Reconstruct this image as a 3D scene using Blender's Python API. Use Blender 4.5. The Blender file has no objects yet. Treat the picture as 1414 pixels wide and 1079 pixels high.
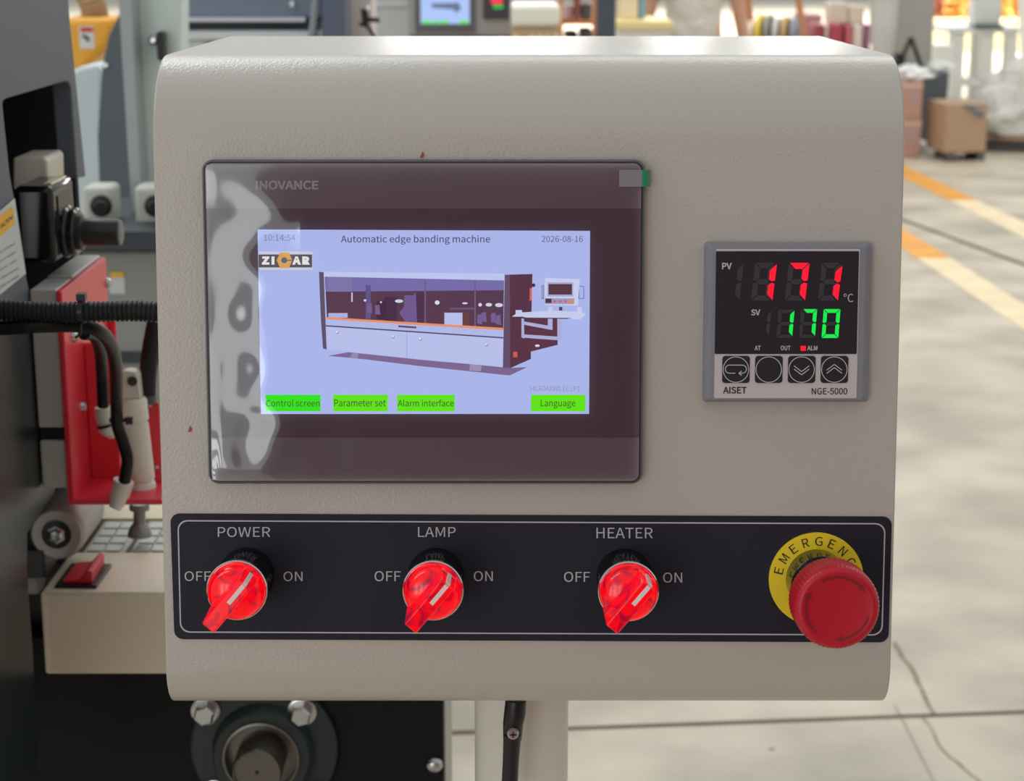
import bpy, bmesh, math, random
from mathutils import Vector, Matrix
random.seed(4)
SC = bpy.context.scene
COL = SC.collection
R = math.radians

# ------------------------------------------------------------------ camera
F = 2500.0                       # focal length in pixels of the 1414 x 1079 frame
PITCH = R(13.8)
H = 1.45
CAM = Vector((0, 0, H))
cam_d = bpy.data.cameras.new('camera')
cam = bpy.data.objects.new('camera', cam_d)
COL.objects.link(cam)
cam.location = CAM
cam.rotation_euler = (R(90) - PITCH, 0, 0)
cam_d.sensor_fit = 'HORIZONTAL'
cam_d.sensor_width = 36
cam_d.lens = 36 * F / 1414
cam_d.clip_start = 0.02
cam_d.clip_end = 300
cam_d.dof.use_dof = True
cam_d.dof.focus_distance = 0.81
cam_d.dof.aperture_fstop = 20
SC.camera = cam

# ------------------------------------------------------------------ view, world, lights
SC.view_settings.view_transform = 'Standard'
SC.view_settings.look = 'None'
SC.view_settings.exposure = 0.0
SC.view_settings.gamma = 1.0
SC.view_settings.use_curve_mapping = False

world = bpy.data.worlds.new('world')
SC.world = world
world.use_nodes = True
wn = world.node_tree
wn.nodes.clear()
wo = wn.nodes.new('ShaderNodeOutputWorld')
wb = wn.nodes.new('ShaderNodeBackground')
tc = wn.nodes.new('ShaderNodeTexCoord')
sep = wn.nodes.new('ShaderNodeSeparateXYZ')
ramp = wn.nodes.new('ShaderNodeValToRGB')
wn.links.new(tc.outputs['Generated'], sep.inputs[0])
mr = wn.nodes.new('ShaderNodeMapRange')
mr.inputs['From Min'].default_value = -0.2
mr.inputs['From Max'].default_value = 1.0
wn.links.new(sep.outputs['Z'], mr.inputs['Value'])
wn.links.new(mr.outputs['Result'], ramp.inputs['Fac'])
ramp.color_ramp.elements[0].position = 0.1
ramp.color_ramp.elements[0].color = (0.95, 0.93, 0.88, 1)
ramp.color_ramp.elements[1].position = 0.9
ramp.color_ramp.elements[1].color = (0.78, 0.84, 0.88, 1)
wn.links.new(ramp.outputs['Color'], wb.inputs['Color'])
wb.inputs['Strength'].default_value = 0.59
wn.links.new(wb.outputs[0], wo.inputs['Surface'])

def area(name, loc, target, sx, sy, power, col):
    d = bpy.data.lights.new(name, 'AREA')
    d.shape = 'RECTANGLE'; d.size = sx; d.size_y = sy
    d.energy = power; d.color = col
    o = bpy.data.objects.new(name, d)
    COL.objects.link(o)
    o.location = loc
    o.rotation_euler = (Vector(target) - Vector(loc)).to_track_quat('-Z', 'Y').to_euler()
    return o
# daylight through the high windows of the hall beyond; the overhead area lamps are added fill
area('window_light', (-0.2, 13, 2.35), (-0.1, 0, 1.6), 1.4, 1.2, 40, (1.0, 0.98, 0.93))
area('window_light', (1.18, 13, 2.35), (0.2, 0, 1.6), 0.35, 1.2, 13, (1.0, 0.98, 0.93))
area('window_light', (2.0, 13, 2.35), (0.3, 0, 1.6), 0.6, 1.2, 20, (1.0, 0.98, 0.93))
area('overhead_fill', (-3.4, 0.6, 5.0), (-0.2, 0.9, 1.2), 1.0, 3.0, 40, (0.93, 0.97, 1.0))
area('overhead_fill', (4.0, 8.0, 6.0), (5.0, 9.0, 0), 3.0, 8.0, 170, (1.0, 0.98, 0.94))

for wx, wp in ((-0.98, 3.6), (-1.6, 6), (-2.3, 6)):  # added strip lamps that give the film its bright streaks
    area('rear_streak_fill', (wx, -2.7, 1.4), (wx * 0.3, 0.8, 1.4), 0.36, 1.5, wp, (0.93, 0.97, 1.0))

area('overhead_fill', (1.0, 9.0, 6.5), (1.0, 9.5, 0), 8.0, 4.0, 230, (1.0, 0.98, 0.94))  # added lamp, lifts the middle of the hall
area('overhead_fill', (-1.6, 3.6, 4.6), (-0.9, 3.4, 0), 2.4, 1.6, 70, (0.93, 0.98, 1.0))  # added lamp, brightens the machines behind at the left
area('rear_sheen_fill', (-1.55, -2.9, 1.5), (-0.3, 0.9, 1.2), 2.5, 2.4, 7.0, (0.95, 0.98, 1.0))  # added broad lamp: grey sheen on the glass, fill for the left side
area('yard_light', (6.0, 30.0, 14.0), (6.0, 30.5, 0), 30.0, 22.0, 13000, (1.0, 0.98, 0.93)).data.spread = R(75)

# ------------------------------------------------------------------ pixel -> place
RIGHT = Vector((1, 0, 0))
FWD = Vector((0, math.cos(PITCH), -math.sin(PITCH)))
UP = Vector((0, math.sin(PITCH), math.cos(PITCH)))
def ray(px, py):
    return RIGHT * ((px - 707) / F) - UP * ((py - 539.5) / F) + FWD
def W(px, py, y):                # point of that sight line on the plane Y = y
    d = ray(px, py)
    return CAM + d * (y / d.y)
def Xp(px, py, x):
    d = ray(px, py)
    return CAM + d * (x / d.x)
def Zp(px, py, z=0.0):
    d = ray(px, py)
    return CAM + d * ((z - H) / d.z)

# ------------------------------------------------------------------ materials
def lin(c):
    c /= 255.0
    return c / 12.92 if c <= 0.04045 else ((c + 0.055) / 1.055) ** 2.4
def S(r, g, b):
    return (lin(r), lin(g), lin(b), 1.0)
MATS = {}
def mat(name, col, rough=0.5, metal=0.0, bump=None, vary=None, emit=None, estr=1.0, spec=0.5, coat=0.0, trans=0.0):
    if name in MATS:
        return MATS[name]
    m = bpy.data.materials.new(name)
    m.use_nodes = True
    nt = m.node_tree
    b = nt.nodes['Principled BSDF']
    b.inputs['Base Color'].default_value = col
    b.inputs['Roughness'].default_value = rough
    b.inputs['Metallic'].default_value = metal
    b.inputs['Specular IOR Level'].default_value = spec
    b.inputs['Coat Weight'].default_value = coat
    b.inputs['Transmission Weight'].default_value = trans
    if emit:
        b.inputs['Emission Color'].default_value = emit
        b.inputs['Emission Strength'].default_value = estr
    t = None
    if bump or vary:
        t = nt.nodes.new('ShaderNodeTexCoord')
    if bump:                      # (scale, strength, distance)
        n = nt.nodes.new('ShaderNodeTexNoise')
        n.inputs['Scale'].default_value = bump[0]
        n.inputs['Detail'].default_value = 2
        nt.links.new(t.outputs['Object'], n.inputs['Vector'])
        bp = nt.nodes.new('ShaderNodeBump')
        bp.inputs['Strength'].default_value = bump[1]
        bp.inputs['Distance'].default_value = bump[2]
        nt.links.new(n.outputs['Fac'], bp.inputs['Height'])
        nt.links.new(bp.outputs['Normal'], b.inputs['Normal'])
    if vary:                      # (scale, amount, detail)
        n = nt.nodes.new('ShaderNodeTexNoise')
        n.inputs['Scale'].default_value = vary[0]
        n.inputs['Detail'].default_value = vary[2] if len(vary) > 2 else 4
        nt.links.new(t.outputs['Object'], n.inputs['Vector'])
        rp = nt.nodes.new('ShaderNodeValToRGB')
        a = vary[1]
        rp.color_ramp.elements[0].position = 0.3
        rp.color_ramp.elements[1].position = 0.7
        rp.color_ramp.elements[0].color = tuple(c * (1 - a) for c in col[:3]) + (1,)
        rp.color_ramp.elements[1].color = tuple(min(1, c * (1 + a)) for c in col[:3]) + (1,)
        nt.links.new(n.outputs['Fac'], rp.inputs['Fac'])
        nt.links.new(rp.outputs['Color'], b.inputs['Base Color'])
    MATS[name] = m
    return m
def glow(name, col, k=1.0):      # what a screen or lamp gives off
    return mat(name, (0.01, 0.01, 0.01, 1), 0.5, emit=col, estr=k, spec=0.0)

# ------------------------------------------------------------------ mesh builder
class MB:
    def __init__(s):
        s.v = []; s.f = []; s.m = []
    def add(s, verts, faces, mi=0):
        o = len(s.v)
        s.v += [Vector(p) for p in verts]
        s.f += [[i + o for i in f] for f in faces]
        s.m += [mi] * len(faces)
        return s
    def box(s, a, b, mi=0, rot=None, c=None):
        a, b = Vector(a), Vector(b)
        vs = [Vector((x, y, z)) for x in (a.x, b.x) for y in (a.y, b.y) for z in (a.z, b.z)]
        if rot is not None:
            c = (a + b) / 2 if c is None else Vector(c)
            vs = [rot @ (p - c) + c for p in vs]
        return s.add(vs, [(0, 1, 3, 2), (4, 6, 7, 5), (0, 4, 5, 1), (2, 3, 7, 6), (0, 2, 6, 4), (1, 5, 7, 3)], mi)
    def poly(s, pts, mi=0):
        return s.add(pts, [list(range(len(pts)))], mi)
    def prism(s, pts, ext, mi=0):
        n = len(pts); ext = Vector(ext)
        pts = [Vector(p) for p in pts]
        fs = [list(range(n)), [2 * n - 1 - i for i in range(n)]]
        fs += [[i, (i + 1) % n, n + (i + 1) % n, n + i] for i in range(n)]
        return s.add(pts + [p + ext for p in pts], fs, mi)
    def tube(s, pts, r, seg=12, mi=0, caps=True, flat=None):
        pts = [Vector(p) for p in pts]
        n = len(pts)
        rr = r if isinstance(r, (list, tuple)) else [r] * n
        vs = []; nrm = None
        for i, p in enumerate(pts):
            t = (pts[min(i + 1, n - 1)] - pts[max(i - 1, 0)]).normalized()
            if nrm is None:
                ref = Vector((0, 0, 1)) if abs(t.z) < 0.9 else Vector((1, 0, 0))
                nrm = (ref - t * ref.dot(t)).normalized()
            else:
                nrm = (nrm - t * nrm.dot(t)).normalized()
            bn = t.cross(nrm)
            for k in range(seg):
                a = 2 * math.pi * k / seg
                vs.append(p + (nrm * math.cos(a) * (flat or 1) + bn * math.sin(a)) * rr[i])
        fs = []
        for i in range(n - 1):
            for k in range(seg):
                k2 = (k + 1) % seg
                fs.append((i * seg + k, i * seg + k2, (i + 1) * seg + k2, (i + 1) * seg + k))
        if caps:
            fs.append([seg - 1 - k for k in range(seg)])
            fs.append([(n - 1) * seg + k for k in range(seg)])
        return s.add(vs, fs, mi)
    def lathe(s, prof, c, ax, seg=32, mi=0, ref=None, mod=None):   # prof: (radius, height along ax)
        c = Vector(c); ax = Vector(ax).normalized()
        ref = Vector(ref) if ref else (Vector((0, 0, 1)) if abs(ax.z) < 0.9 else Vector((1, 0, 0)))
        u = (ref - ax * ref.dot(ax)).normalized(); w = ax.cross(u)
        vs = []
        for (r, h) in prof:
            for k in range(seg):
                a = 2 * math.pi * k / seg
                q = r * (mod(k, r, h) if mod else 1)
                vs.append(c + ax * h + (u * math.cos(a) + w * math.sin(a)) * q)
        fs = []
        for i in range(len(prof) - 1):
            for k in range(seg):
                k2 = (k + 1) % seg
                fs.append((i * seg + k, i * seg + k2, (i + 1) * seg + k2, (i + 1) * seg + k))
        if prof[0][0] > 1e-6:
            fs.append([seg - 1 - k for k in range(seg)])
        if prof[-1][0] > 1e-6:
            fs.append([(len(prof) - 1) * seg + k for k in range(seg)])
        return s.add(vs, fs, mi)
    def build(s, name, mats, parent=None, bevel=0, seg=2, smooth=False, space=None, ang=35, label=None):
        # space: None = world coordinates; 'local' = already in the root's own frame
        root = parent
        while root is not None and root.parent is not None:
            root = root.parent
        inv = ROOTM.get(root.name, Matrix()).inverted() if (root is not None and space is None) else Matrix()
        me = bpy.data.meshes.new(name)
        me.from_pydata([inv @ p for p in s.v], [], s.f)
        if not isinstance(mats, (list, tuple)):
            mats = [mats]
        for m in mats:
            me.materials.append(m)
        for p, i in zip(me.polygons, s.m):
            p.material_index = i
        bm = bmesh.new(); bm.from_mesh(me)
        bmesh.ops.remove_doubles(bm, verts=bm.verts, dist=1e-7)
        if any(len(f.verts) > 2 for f in bm.faces) and not getattr(s, 'flat', False):
            bmesh.ops.recalc_face_normals(bm, faces=bm.faces)
        bm.to_mesh(me); bm.free()
        if smooth:
            for p in me.polygons:
                p.use_smooth = True
            me.set_sharp_from_angle(angle=R(ang))
        o = bpy.data.objects.new(name, me)
        COL.objects.link(o)
        if parent is not None:
            o.parent = parent
        if bevel:
            b = o.modifiers.new('bevel', 'BEVEL')
            b.width = bevel; b.segments = seg; b.limit_method = 'ANGLE'; b.angle_limit = R(40)
            b.harden_normals = False
        if label:
            o['label'] = label
        return o
ROOTM = {}
def thing(name, label, cat, m=None, group=None):
    o = bpy.data.objects.new(name, None)
    o.empty_display_size = 0.05
    COL.objects.link(o)
    m = m if isinstance(m, Matrix) else Matrix.Translation(Vector(m or (0, 0, 0)))
    o.matrix_world = m
    ROOTM[o.name] = m.copy()
    return tag(o, label, cat, group)
def tag(o, label, cat, group=None):
    o['label'] = label; o['category'] = cat
    if group:
        o['group'] = group
    return o
def struct(o):
    o['kind'] = 'structure'
    return o
def rrect(x0, y0, x1, y1, r, n=6):
    pts = []
    for cx, cy, a0 in ((x1 - r, y1 - r, 0), (x0 + r, y1 - r, 90), (x0 + r, y0 + r, 180), (x1 - r, y0 + r, 270)):
        for k in range(n + 1):
            a = R(a0 + 90 * k / n)
            pts.append((cx + r * math.cos(a), cy + r * math.sin(a)))
    return pts
def rquad(c, r, n=6):            # c: four 2D corners in order; each corner rounded
    out = []
    for i in range(4):
        p = Vector(c[i]); a = Vector(c[i - 1]); b = Vector(c[(i + 1) % 4])
        da = (a - p).normalized() * r; db = (b - p).normalized() * r
        for k in range(n + 1):
            t = R(90 * k / n)
            out.append(p + da * (1 - math.sin(t)) + db * (1 - math.cos(t)))
    return out
FONTS = {}
def font(kind):                  # Blender's own bundled faces; the default face where they are missing
    if kind not in FONTS:
        FONTS[kind] = None
        try:
            import os
            d = os.path.join(bpy.utils.system_resource('DATAFILES'), 'fonts')
            FONTS[kind] = bpy.data.fonts.load(os.path.join(d, {'label': 'Noto Sans CJK Regular.woff2', 'screen': 'Noto Sans CJK Regular.woff2'}[kind]))
        except Exception:
            pass
    return FONTS[kind]
TXT = {}
def text_mesh(s, bold=0.0, face='label'):      # flat outlines of the letters, scaled to the unit box
    key = (s, bold, face)
    if key in TXT:
        return TXT[key]
    cu = bpy.data.curves.new('lettering', 'FONT')
    cu.body = s
    cu.resolution_u = 4
    cu.offset = bold
    if font(face):
        cu.font = font(face)
    ob = bpy.data.objects.new('lettering', cu)
    COL.objects.link(ob)
    dg = bpy.context.evaluated_depsgraph_get()
    me = bpy.data.meshes.new_from_object(ob.evaluated_get(dg))
    vs = [v.co.copy() for v in me.vertices]
    fs = [list(p.vertices) for p in me.polygons]
    bpy.data.objects.remove(ob); bpy.data.curves.remove(cu); bpy.data.meshes.remove(me)
    x0 = min(v.x for v in vs); x1 = max(v.x for v in vs)
    y0 = min(v.y for v in vs); y1 = max(v.y for v in vs)
    vs = [((v.x - x0) / (x1 - x0), (v.y - y0) / (y1 - y0)) for v in vs]
    TXT[key] = (vs, fs)
    return TXT[key]

# ------------------------------------------------------------------ colours
PAINT = mat('warm_grey_enamel', S(196, 190, 179), 0.30, bump=(720, 0.42, 0.0005), spec=0.5)
BEIGE = mat('beige_enamel', S(228, 218, 194), 0.42, bump=(300, 0.08, 0.0005))
CHAR = mat('charcoal_powder_coat', S(88, 96, 106), 0.55, bump=(900, 0.35, 0.0006))
DARK = mat('black_green_steel', S(40, 45, 47), 0.5)
BLACK = mat('black_plastic', S(24, 24, 27), 0.35)
GLOSSBLACK = mat('glossy_black_plastic', S(20, 20, 22), 0.12)
RUBBER = mat('black_rubber', S(30, 31, 35), 0.5, spec=0.35)
STEEL = mat('bright_steel', S(190, 190, 188), 0.25, metal=1.0)
CHROME = mat('chrome', S(215, 210, 205), 0.12, metal=1.0)
ALU = mat('brushed_aluminium', S(190, 188, 183), 0.45, metal=0.2)
REDP = mat('red_enamel', S(228, 56, 72), 0.35)
WHITE = mat('white_paint', S(228, 228, 224), 0.5)
INK = mat('white_ink', S(198, 192, 196), 0.6)
BLKINK = mat('black_ink', S(22, 20, 22), 0.6)

# ------------------------------------------------------------------ setting
CONC = mat('worn_concrete', S(188, 179, 160), 0.40, vary=(2.6, 0.30, 10))
YEL = mat('yellow_floor_paint', S(226, 158, 60), 0.5, vary=(6, 0.15))
GLARE_YEL = mat('glare_floor_paint', S(232, 214, 176), 0.5, vary=(6, 0.12))  # line colour paled to imitate glare on the floor
JOINT = mat('dark_joint', S(92, 72, 60), 0.8)
CRACK = mat('dirt_crack', S(134, 122, 100), 0.8, vary=(40, 0.3))
g = MB()
g.poly([(-40, -3.2, 0), (40, -3.2, 0), (40, 70, 0), (-40, 70, 0)], 0)
def strip(a, b, wpx, mi, z=0.0015):
    p, q = Zp(*a), Zp(*b)
    d = (q - p).normalized(); n = Vector((-d.y, d.x, 0)) * wpx / 2
    up = Vector((0, 0, z))
    g.poly([p - n + up, q - n + up, q + n + up, p + n + up], mi)
strip((1130, 180), (1330, 277), 0.17, 1)
strip((1330, 277), (1520, 369), 0.17, 4)
strip((1150, 268), (1560, 420), 0.035, 2)
strip((1180, 288), (1290, 357), 0.16, 1)
strip((1290, 357), (1560, 533), 0.16, 4)
strip((560, 1015), (1500, 981), 0.012, 2)
strip((1236, 975), (1295, 1090), 0.003, 5)
def crackline(pts, w0, z=0.002):
    q = []
    for i in range(len(pts) - 1):
        for k in range(5):
            t = k / 5
            q.append((pts[i][0] * (1 - t) + pts[i + 1][0] * t + random.uniform(-2.5, 2.5), pts[i][1] * (1 - t) + pts[i + 1][1] * t))
    q.append(pts[-1])
    P = [Zp(*a) + Vector((0, 0, z)) for a in q]
    ws = [w0 * random.uniform(0.5, 1.5) for _ in P]
    for i in range(len(P) - 1):
        g.poly([P[i] - Vector((ws[i], 0, 0)), P[i + 1] - Vector((ws[i + 1], 0, 0)), P[i + 1] + Vector((ws[i + 1], 0, 0)), P[i] + Vector((ws[i], 0, 0))], 3)
crackline([(1236, 888), (1252, 915), (1272, 950), (1290, 987)], 0.0032)
crackline([(1276, 993), (1303, 1040), (1340, 1070), (1372, 1095)], 0.0018)
for k in range(90):                # small stains on the concrete
    x_, y_ = random.uniform(-1.0, 4.0), random.uniform(2.4, 9.5)
    r_ = random.uniform(0.003, 0.011)
    g.poly([(x_ + r_ * random.uniform(.5, 1.3) * math.cos(t * math.pi / 4), y_ + r_ * random.uniform(.5, 1.3) * math.sin(t * math.pi / 4), 0.001) for t in range(8)], random.choice((3, 5)))
g.flat = True
struct(g.build('floor', [CONC, YEL, JOINT, CRACK, GLARE_YEL, mat('faint_scratch', S(160, 150, 130), 0.8)]))
wl = MB().box((-0.50, -2.2, 0), (5, -2.1, 2.2))  # unseen slab added to darken and warm the console and redden reflections
struct(wl.build('added_bounce_slab', mat('maroon_bounce_tint', S(146, 84, 92), 0.7)))

# ------------------------------------------------------------------ control panel frame
LEAN = R(6.66)
NV = Vector((0, -math.cos(LEAN), math.sin(LEAN)))      # out of the face
UV = Vector((0, math.sin(LEAN), math.cos(LEAN)))       # up the face
REF = CAM + FWD * 0.825
def plane_hit(px, py):
    d = ray(px, py)
    return CAM + d * ((REF - CAM).dot(NV) / d.dot(NV))
ORG = plane_hit(730, 930)
PM = Matrix(((1, UV.x, NV.x, ORG.x), (0, UV.y, NV.y, ORG.y), (0, UV.z, NV.z, ORG.z), (0, 0, 0, 1)))
PINV = PM.inverted()
PO = PINV @ CAM
def PP(px, py, h=0.0):
    d = PINV.to_3x3() @ ray(px, py)
    t = (h - PO.z) / d.z
    return Vector((PO.x + d.x * t, PO.y + d.y * t))
def P3(px, py, h=0.0):
    p = PP(px, py, h)
    return Vector((p.x, p.y, h))
MM = 0.001
panel = thing('control_panel', 'grey metal operator console filling the picture, touch screen above three lit red knobs', 'control panel', PM)

# enclosure: one folded sheet, rounded along top and bottom
xl = (PP(211, 200).x + PP(228, 880).x) / 2
xr = (PP(1249, 200).x + PP(1231.5, 880).x) / 2
vt, Rt = PP(730, 193).y, 0.040
vb, Rb = PP(730, 923).y, 0.021
prof = []
DEEP = 0.229
prof.append((vb - Rb, -DEEP))
for k in range(13):
    a = R(90 - 90 * k / 12)
    prof.append((vb - Rb * math.sin(a), -Rb + Rb * math.cos(a)))
TURN = 83.6
for k in range(17):
    a = R(TURN * k / 16)
    prof.append((vt + Rt * math.sin(a), -Rt + Rt * math.cos(a)))
a = R(TURN)
L = (DEEP + prof[-1][1]) / math.sin(a)
prof.append((prof[-1][0] + L * math.cos(a), -DEEP))
b = MB()
b.prism([(xl, v, z) for v, z in prof], (xr - xl, 0, 0))
encl = b.build('enclosure', PAINT, panel, bevel=0.0009, seg=2, smooth=True, space='local', ang=30)

# ---- touch screen
G = [(283, 224.5), (887.2, 225), (882.2, 664.8), (290.6, 665.4)]
HB = 0.0065
gq = [PP(x, y, HB) for x, y in G]
gx0 = (gq[0].x + gq[3].x) / 2; gx1 = (gq[1].x + gq[2].x) / 2
gy1 = (gq[0].y + gq[1].y) / 2; gy0 = (gq[2].y + gq[3].y) / 2
BEZ = mat('dark_grey_bezel', S(92, 94, 98), 0.35)
o_ = 0.0014
b = MB()
outer0 = rrect(gx0 - o_, gy0 - o_, gx1 + o_, gy1 + o_, 0.0048)
inner1 = rrect(gx0 - 0.0006, gy0 - 0.0006, gx1 + 0.0006, gy1 + 0.0006, 0.0042)
n = len(outer0)
b.add([Vector((p[0], p[1], 0.0003)) for p in outer0] + [Vector((p[0], p[1], 0.0048)) for p in outer0] + [Vector((p[0], p[1], HB)) for p in inner1],
      [[i, (i + 1) % n, n + (i + 1) % n, n + i] for i in range(n)] + [[n + i, n + (i + 1) % n, 2 * n + (i + 1) % n, 2 * n + i] for i in range(n)]
      + [list(range(2 * n, 3 * n)), list(range(n - 1, -1, -1))])
touch = b.build('touch_screen', BEZ, panel, smooth=True, space='local', ang=30)
def flatpart(name, pts2, h, m, parent, th=0.0003, label=None):
    q = MB().prism([(p[0], p[1], h) for p in pts2], (0, 0, th))
    return q.build(name, m, parent, space='local', label=label)
GLASS = mat('screen_glass_haze_tint', S(120, 109, 119), 0.08, spec=0.6)  # dark glass, its colour lifted and tinted to imitate reflections and haze
BAND = mat('screen_glass_border', S(158, 152, 158), 0.10, spec=0.6)  # lighter band, its colour also lifted for reflected haze
SEAM = mat('seam_black', S(40, 40, 46), 0.5)
yt = PP(585, 288, HB).y; ybm = PP(585, 604.5, HB).y
flatpart('gasket', rrect(gx0 - 0.0004, gy0 - 0.0004, gx1 + 0.0004, gy1 + 0.0004, 0.004), HB, SEAM, touch, 0.0001)
gl = MB()
full = rrect(gx0 + 0.0003, gy0 + 0.0003, gx1 - 0.0003, gy1 - 0.0003, 0.0034)
up_ = [p for p in full if p[1] > yt]; lo_ = [p for p in full if p[1] < ybm]
hz = HB + 0.0001
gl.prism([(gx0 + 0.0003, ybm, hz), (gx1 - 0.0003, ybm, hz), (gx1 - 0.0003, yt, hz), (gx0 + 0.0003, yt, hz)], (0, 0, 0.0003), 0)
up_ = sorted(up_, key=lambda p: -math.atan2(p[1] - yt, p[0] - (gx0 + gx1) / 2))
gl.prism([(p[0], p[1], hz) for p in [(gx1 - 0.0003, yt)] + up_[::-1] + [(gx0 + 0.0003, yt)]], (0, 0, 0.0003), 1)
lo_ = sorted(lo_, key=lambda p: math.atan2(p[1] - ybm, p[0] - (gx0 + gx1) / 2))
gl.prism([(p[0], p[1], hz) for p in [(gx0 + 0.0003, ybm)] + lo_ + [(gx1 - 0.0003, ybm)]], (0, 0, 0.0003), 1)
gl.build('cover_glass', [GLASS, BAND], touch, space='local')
HG = HB + 0.0004                 # top of the glass

# display with its picture
def C(r, g_, b_):
    return glow('pixel_%d_%d_%d' % (r, g_, b_), S(r, g_, b_))
class Pic:                        # flat picture made of layers, in panel coordinates
    def __init__(s, h0):
        s.mb = MB(); s.mats = []; s.h = h0; s.mb.flat = True
    def mi(s, m):
        if m not in s.mats:
            s.mats.append(m)
        return s.mats.index(m)
    def up(s):
        s.h += 0.000012
    def poly(s, pts, m):
        s.up()
        P = [P3(x, y, s.h) for x, y in pts]
        ar = sum(P[i - 1].x * P[i].y - P[i].x * P[i - 1].y for i in range(len(P)))
        s.mb.poly(P if ar > 0 else P[::-1], s.mi(m))
    def rect(s, x0, y0, x1, y1, m):
        s.poly([(x0, y0), (x1, y0), (x1, y1), (x0, y1)], m)
    def disc(s, x, y, rx, ry, m, n=14):
        s.poly([(x + rx * math.cos(2 * math.pi * k / n), y + ry * math.sin(2 * math.pi * k / n)) for k in range(n)], m)
    def text(s, t, x0, y0, x1, y1, m, bold=0.0, face='label'):
        s.up()
        vs, fs = text_mesh(t, bold, face)
        s.mb.add([P3(x0 + u * (x1 - x0), y1 + v * (y0 - y1), s.h) for u, v in vs], fs, s.mi(m))
    def build(s, name, parent, label=None):
        o = s.mb.build(name, s.mats, parent, space='local', label=label)
        return o
D = Pic(HG + 0.00005)
bg = glow('screen_backlight', S(176, 190, 246))
D.poly([(355.6, 317), (814.8, 319), (813.4, 571.8), (360.3, 572)], bg)
D.text('10:14:54', 364.6, 324.2, 407.8, 332.6, C(120, 130, 165), 0.0, 'screen')
D.text('Automatic edge banding machine', 470.7, 324.8, 676.8, 338, C(78, 84, 120), 0.004, 'screen')
D.text('2026-08-16', 748, 326, 804.8, 334.4, C(84, 84, 125), 0.0, 'screen')
# logo plate
D.rect(357.5, 347.5, 432, 373, C(205, 214, 235))
D.rect(357, 351.5, 431, 369.5, C(88, 88, 96))
D.text('Z I', 361.6, 354.3, 379, 365.6, C(235, 238, 240), 0.03)
D.text('A R', 403.5, 354.3, 428, 365.6, C(235, 238, 240), 0.03)
D.poly([(382, 359.5), (387, 349), (399, 349), (403.5, 359.5), (399, 370.5), (387, 370.5)], C(224, 170, 90))
D.disc(392.5, 359.5, 4.2, 4.2, C(96, 104, 125))
D.rect(393, 359, 403, 360.4, C(96, 104, 125))
# the machine drawing
pw = C(190, 201, 246); pd = C(84, 58, 80); pd2 = C(92, 80, 110)
D.poly([(453, 491.6), (481, 486.6), (590, 498), (649, 503), (704, 508.3), (728, 507.2), (705.5, 518), (702, 518.6), (580, 505.8), (505, 496.5)], C(126, 106, 150))
D.poly([(487, 487), (495, 488), (494, 495), (483, 494)], C(150, 145, 180))
D.poly([(649, 503), (665, 505), (664, 513), (648, 512)], C(160, 150, 185))
D.poly([(720, 436), (771, 436), (770, 476.5), (732, 486), (716, 470)], C(88, 52, 72))
D.poly([(440.4, 375.6), (447, 376), (451, 482.6), (446, 481.6), (443, 440)], C(92, 84, 108))
D.poly([(447, 375.4), (696, 378), (696, 388), (447, 382.6)], C(196, 208, 250))
D.poly([(448.5, 382.2), (696, 387.4), (695, 455), (451.5, 439)], pd)
D.poly([(448.5, 382.2), (696, 387.4), (695.6, 401), (450, 403)], C(118, 112, 178))
D.poly([(452, 382.4), (486, 383), (486, 403), (453, 403)], C(126, 122, 176))
for x0, x1, y0, y1, c in ((505, 512, 394, 441, (96, 86, 140)), (530, 548, 410, 444, (66, 44, 72)), (558, 574, 408, 445, (112, 92, 150)), (575, 586, 404, 446, (72, 48, 78)), (586, 588, 388, 446, (112, 96, 140)), (655, 657, 388, 452, (112, 96, 140)), (520, 533, 416, 441, (58, 40, 64)), (621, 655, 425, 428, (104, 86, 120))):
    D.rect(x0, y0, x1, y1, C(*c))
D.poly([(560, 445), (551, 432), (574, 404), (576, 446)], C(112, 92, 150))
D.rect(485, 404, 487, 417, C(200, 204, 235)); D.rect(453.5, 432.5, 480, 439, C(178, 186, 232))
D.rect(613.6, 432, 638.6, 449.6, C(190, 200, 246)); D.rect(639, 431, 648, 451, C(104, 66, 64))
D.disc(603.7, 418, 3.3, 3, C(225, 230, 250))
for x, y, rx, ry in ((504, 415, 2, 1.6), (551, 416, 6, 2.4), (642, 419, 4, 1.4), (663, 421, 2.6, 2.6), (675, 421, 4.6, 2.6), (689, 421.5, 5.6, 2.8), (526, 417.5, 1.4, 1.4)):
    D.disc(x, y, rx, ry, C(214, 220, 246), 8)
for x, y in ((662, 441), (668, 438), (681, 439), (688, 442), (510, 426), (521, 428)):
    D.poly([(x - 3, y - 6), (x + 3, y - 7), (x + 4, y + 7), (x - 3, y + 6)], C(118, 98, 150))
D.poly([(451, 438), (695.5, 453), (695.5, 457), (451, 441.2)], C(242, 150, 108))
D.poly([(451, 441), (695.5, 456.4), (695, 467), (451, 451)], C(182, 194, 242))
D.poly([(450, 449.2), (695, 465.8), (695, 467.6), (450, 451)], C(78, 70, 104))
D.poly([(450, 451.2), (695, 468), (694, 507.4), (452, 482.6)], pw)
D.poly([(550, 449.4), (575, 451.2), (575, 453.8), (550, 452)], C(104, 70, 90))
D.poly([(561.3, 459), (562.2, 459), (562.2, 493.8), (561.3, 493.8)], C(160, 168, 220))
for x, y in ((465.8, 458.6), (542.8, 464.8), (580.6, 468), (671.7, 475.6)):
    D.disc(x, y + 0.6, 2.2, 2.2, C(120, 124, 170), 8); D.disc(x - 0.4, y, 1.7, 1.7, C(226, 232, 252), 8)
D.poly([(697, 379.6), (705, 379.4), (705, 508.4), (694.4, 508)], C(98, 80, 108))
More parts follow.
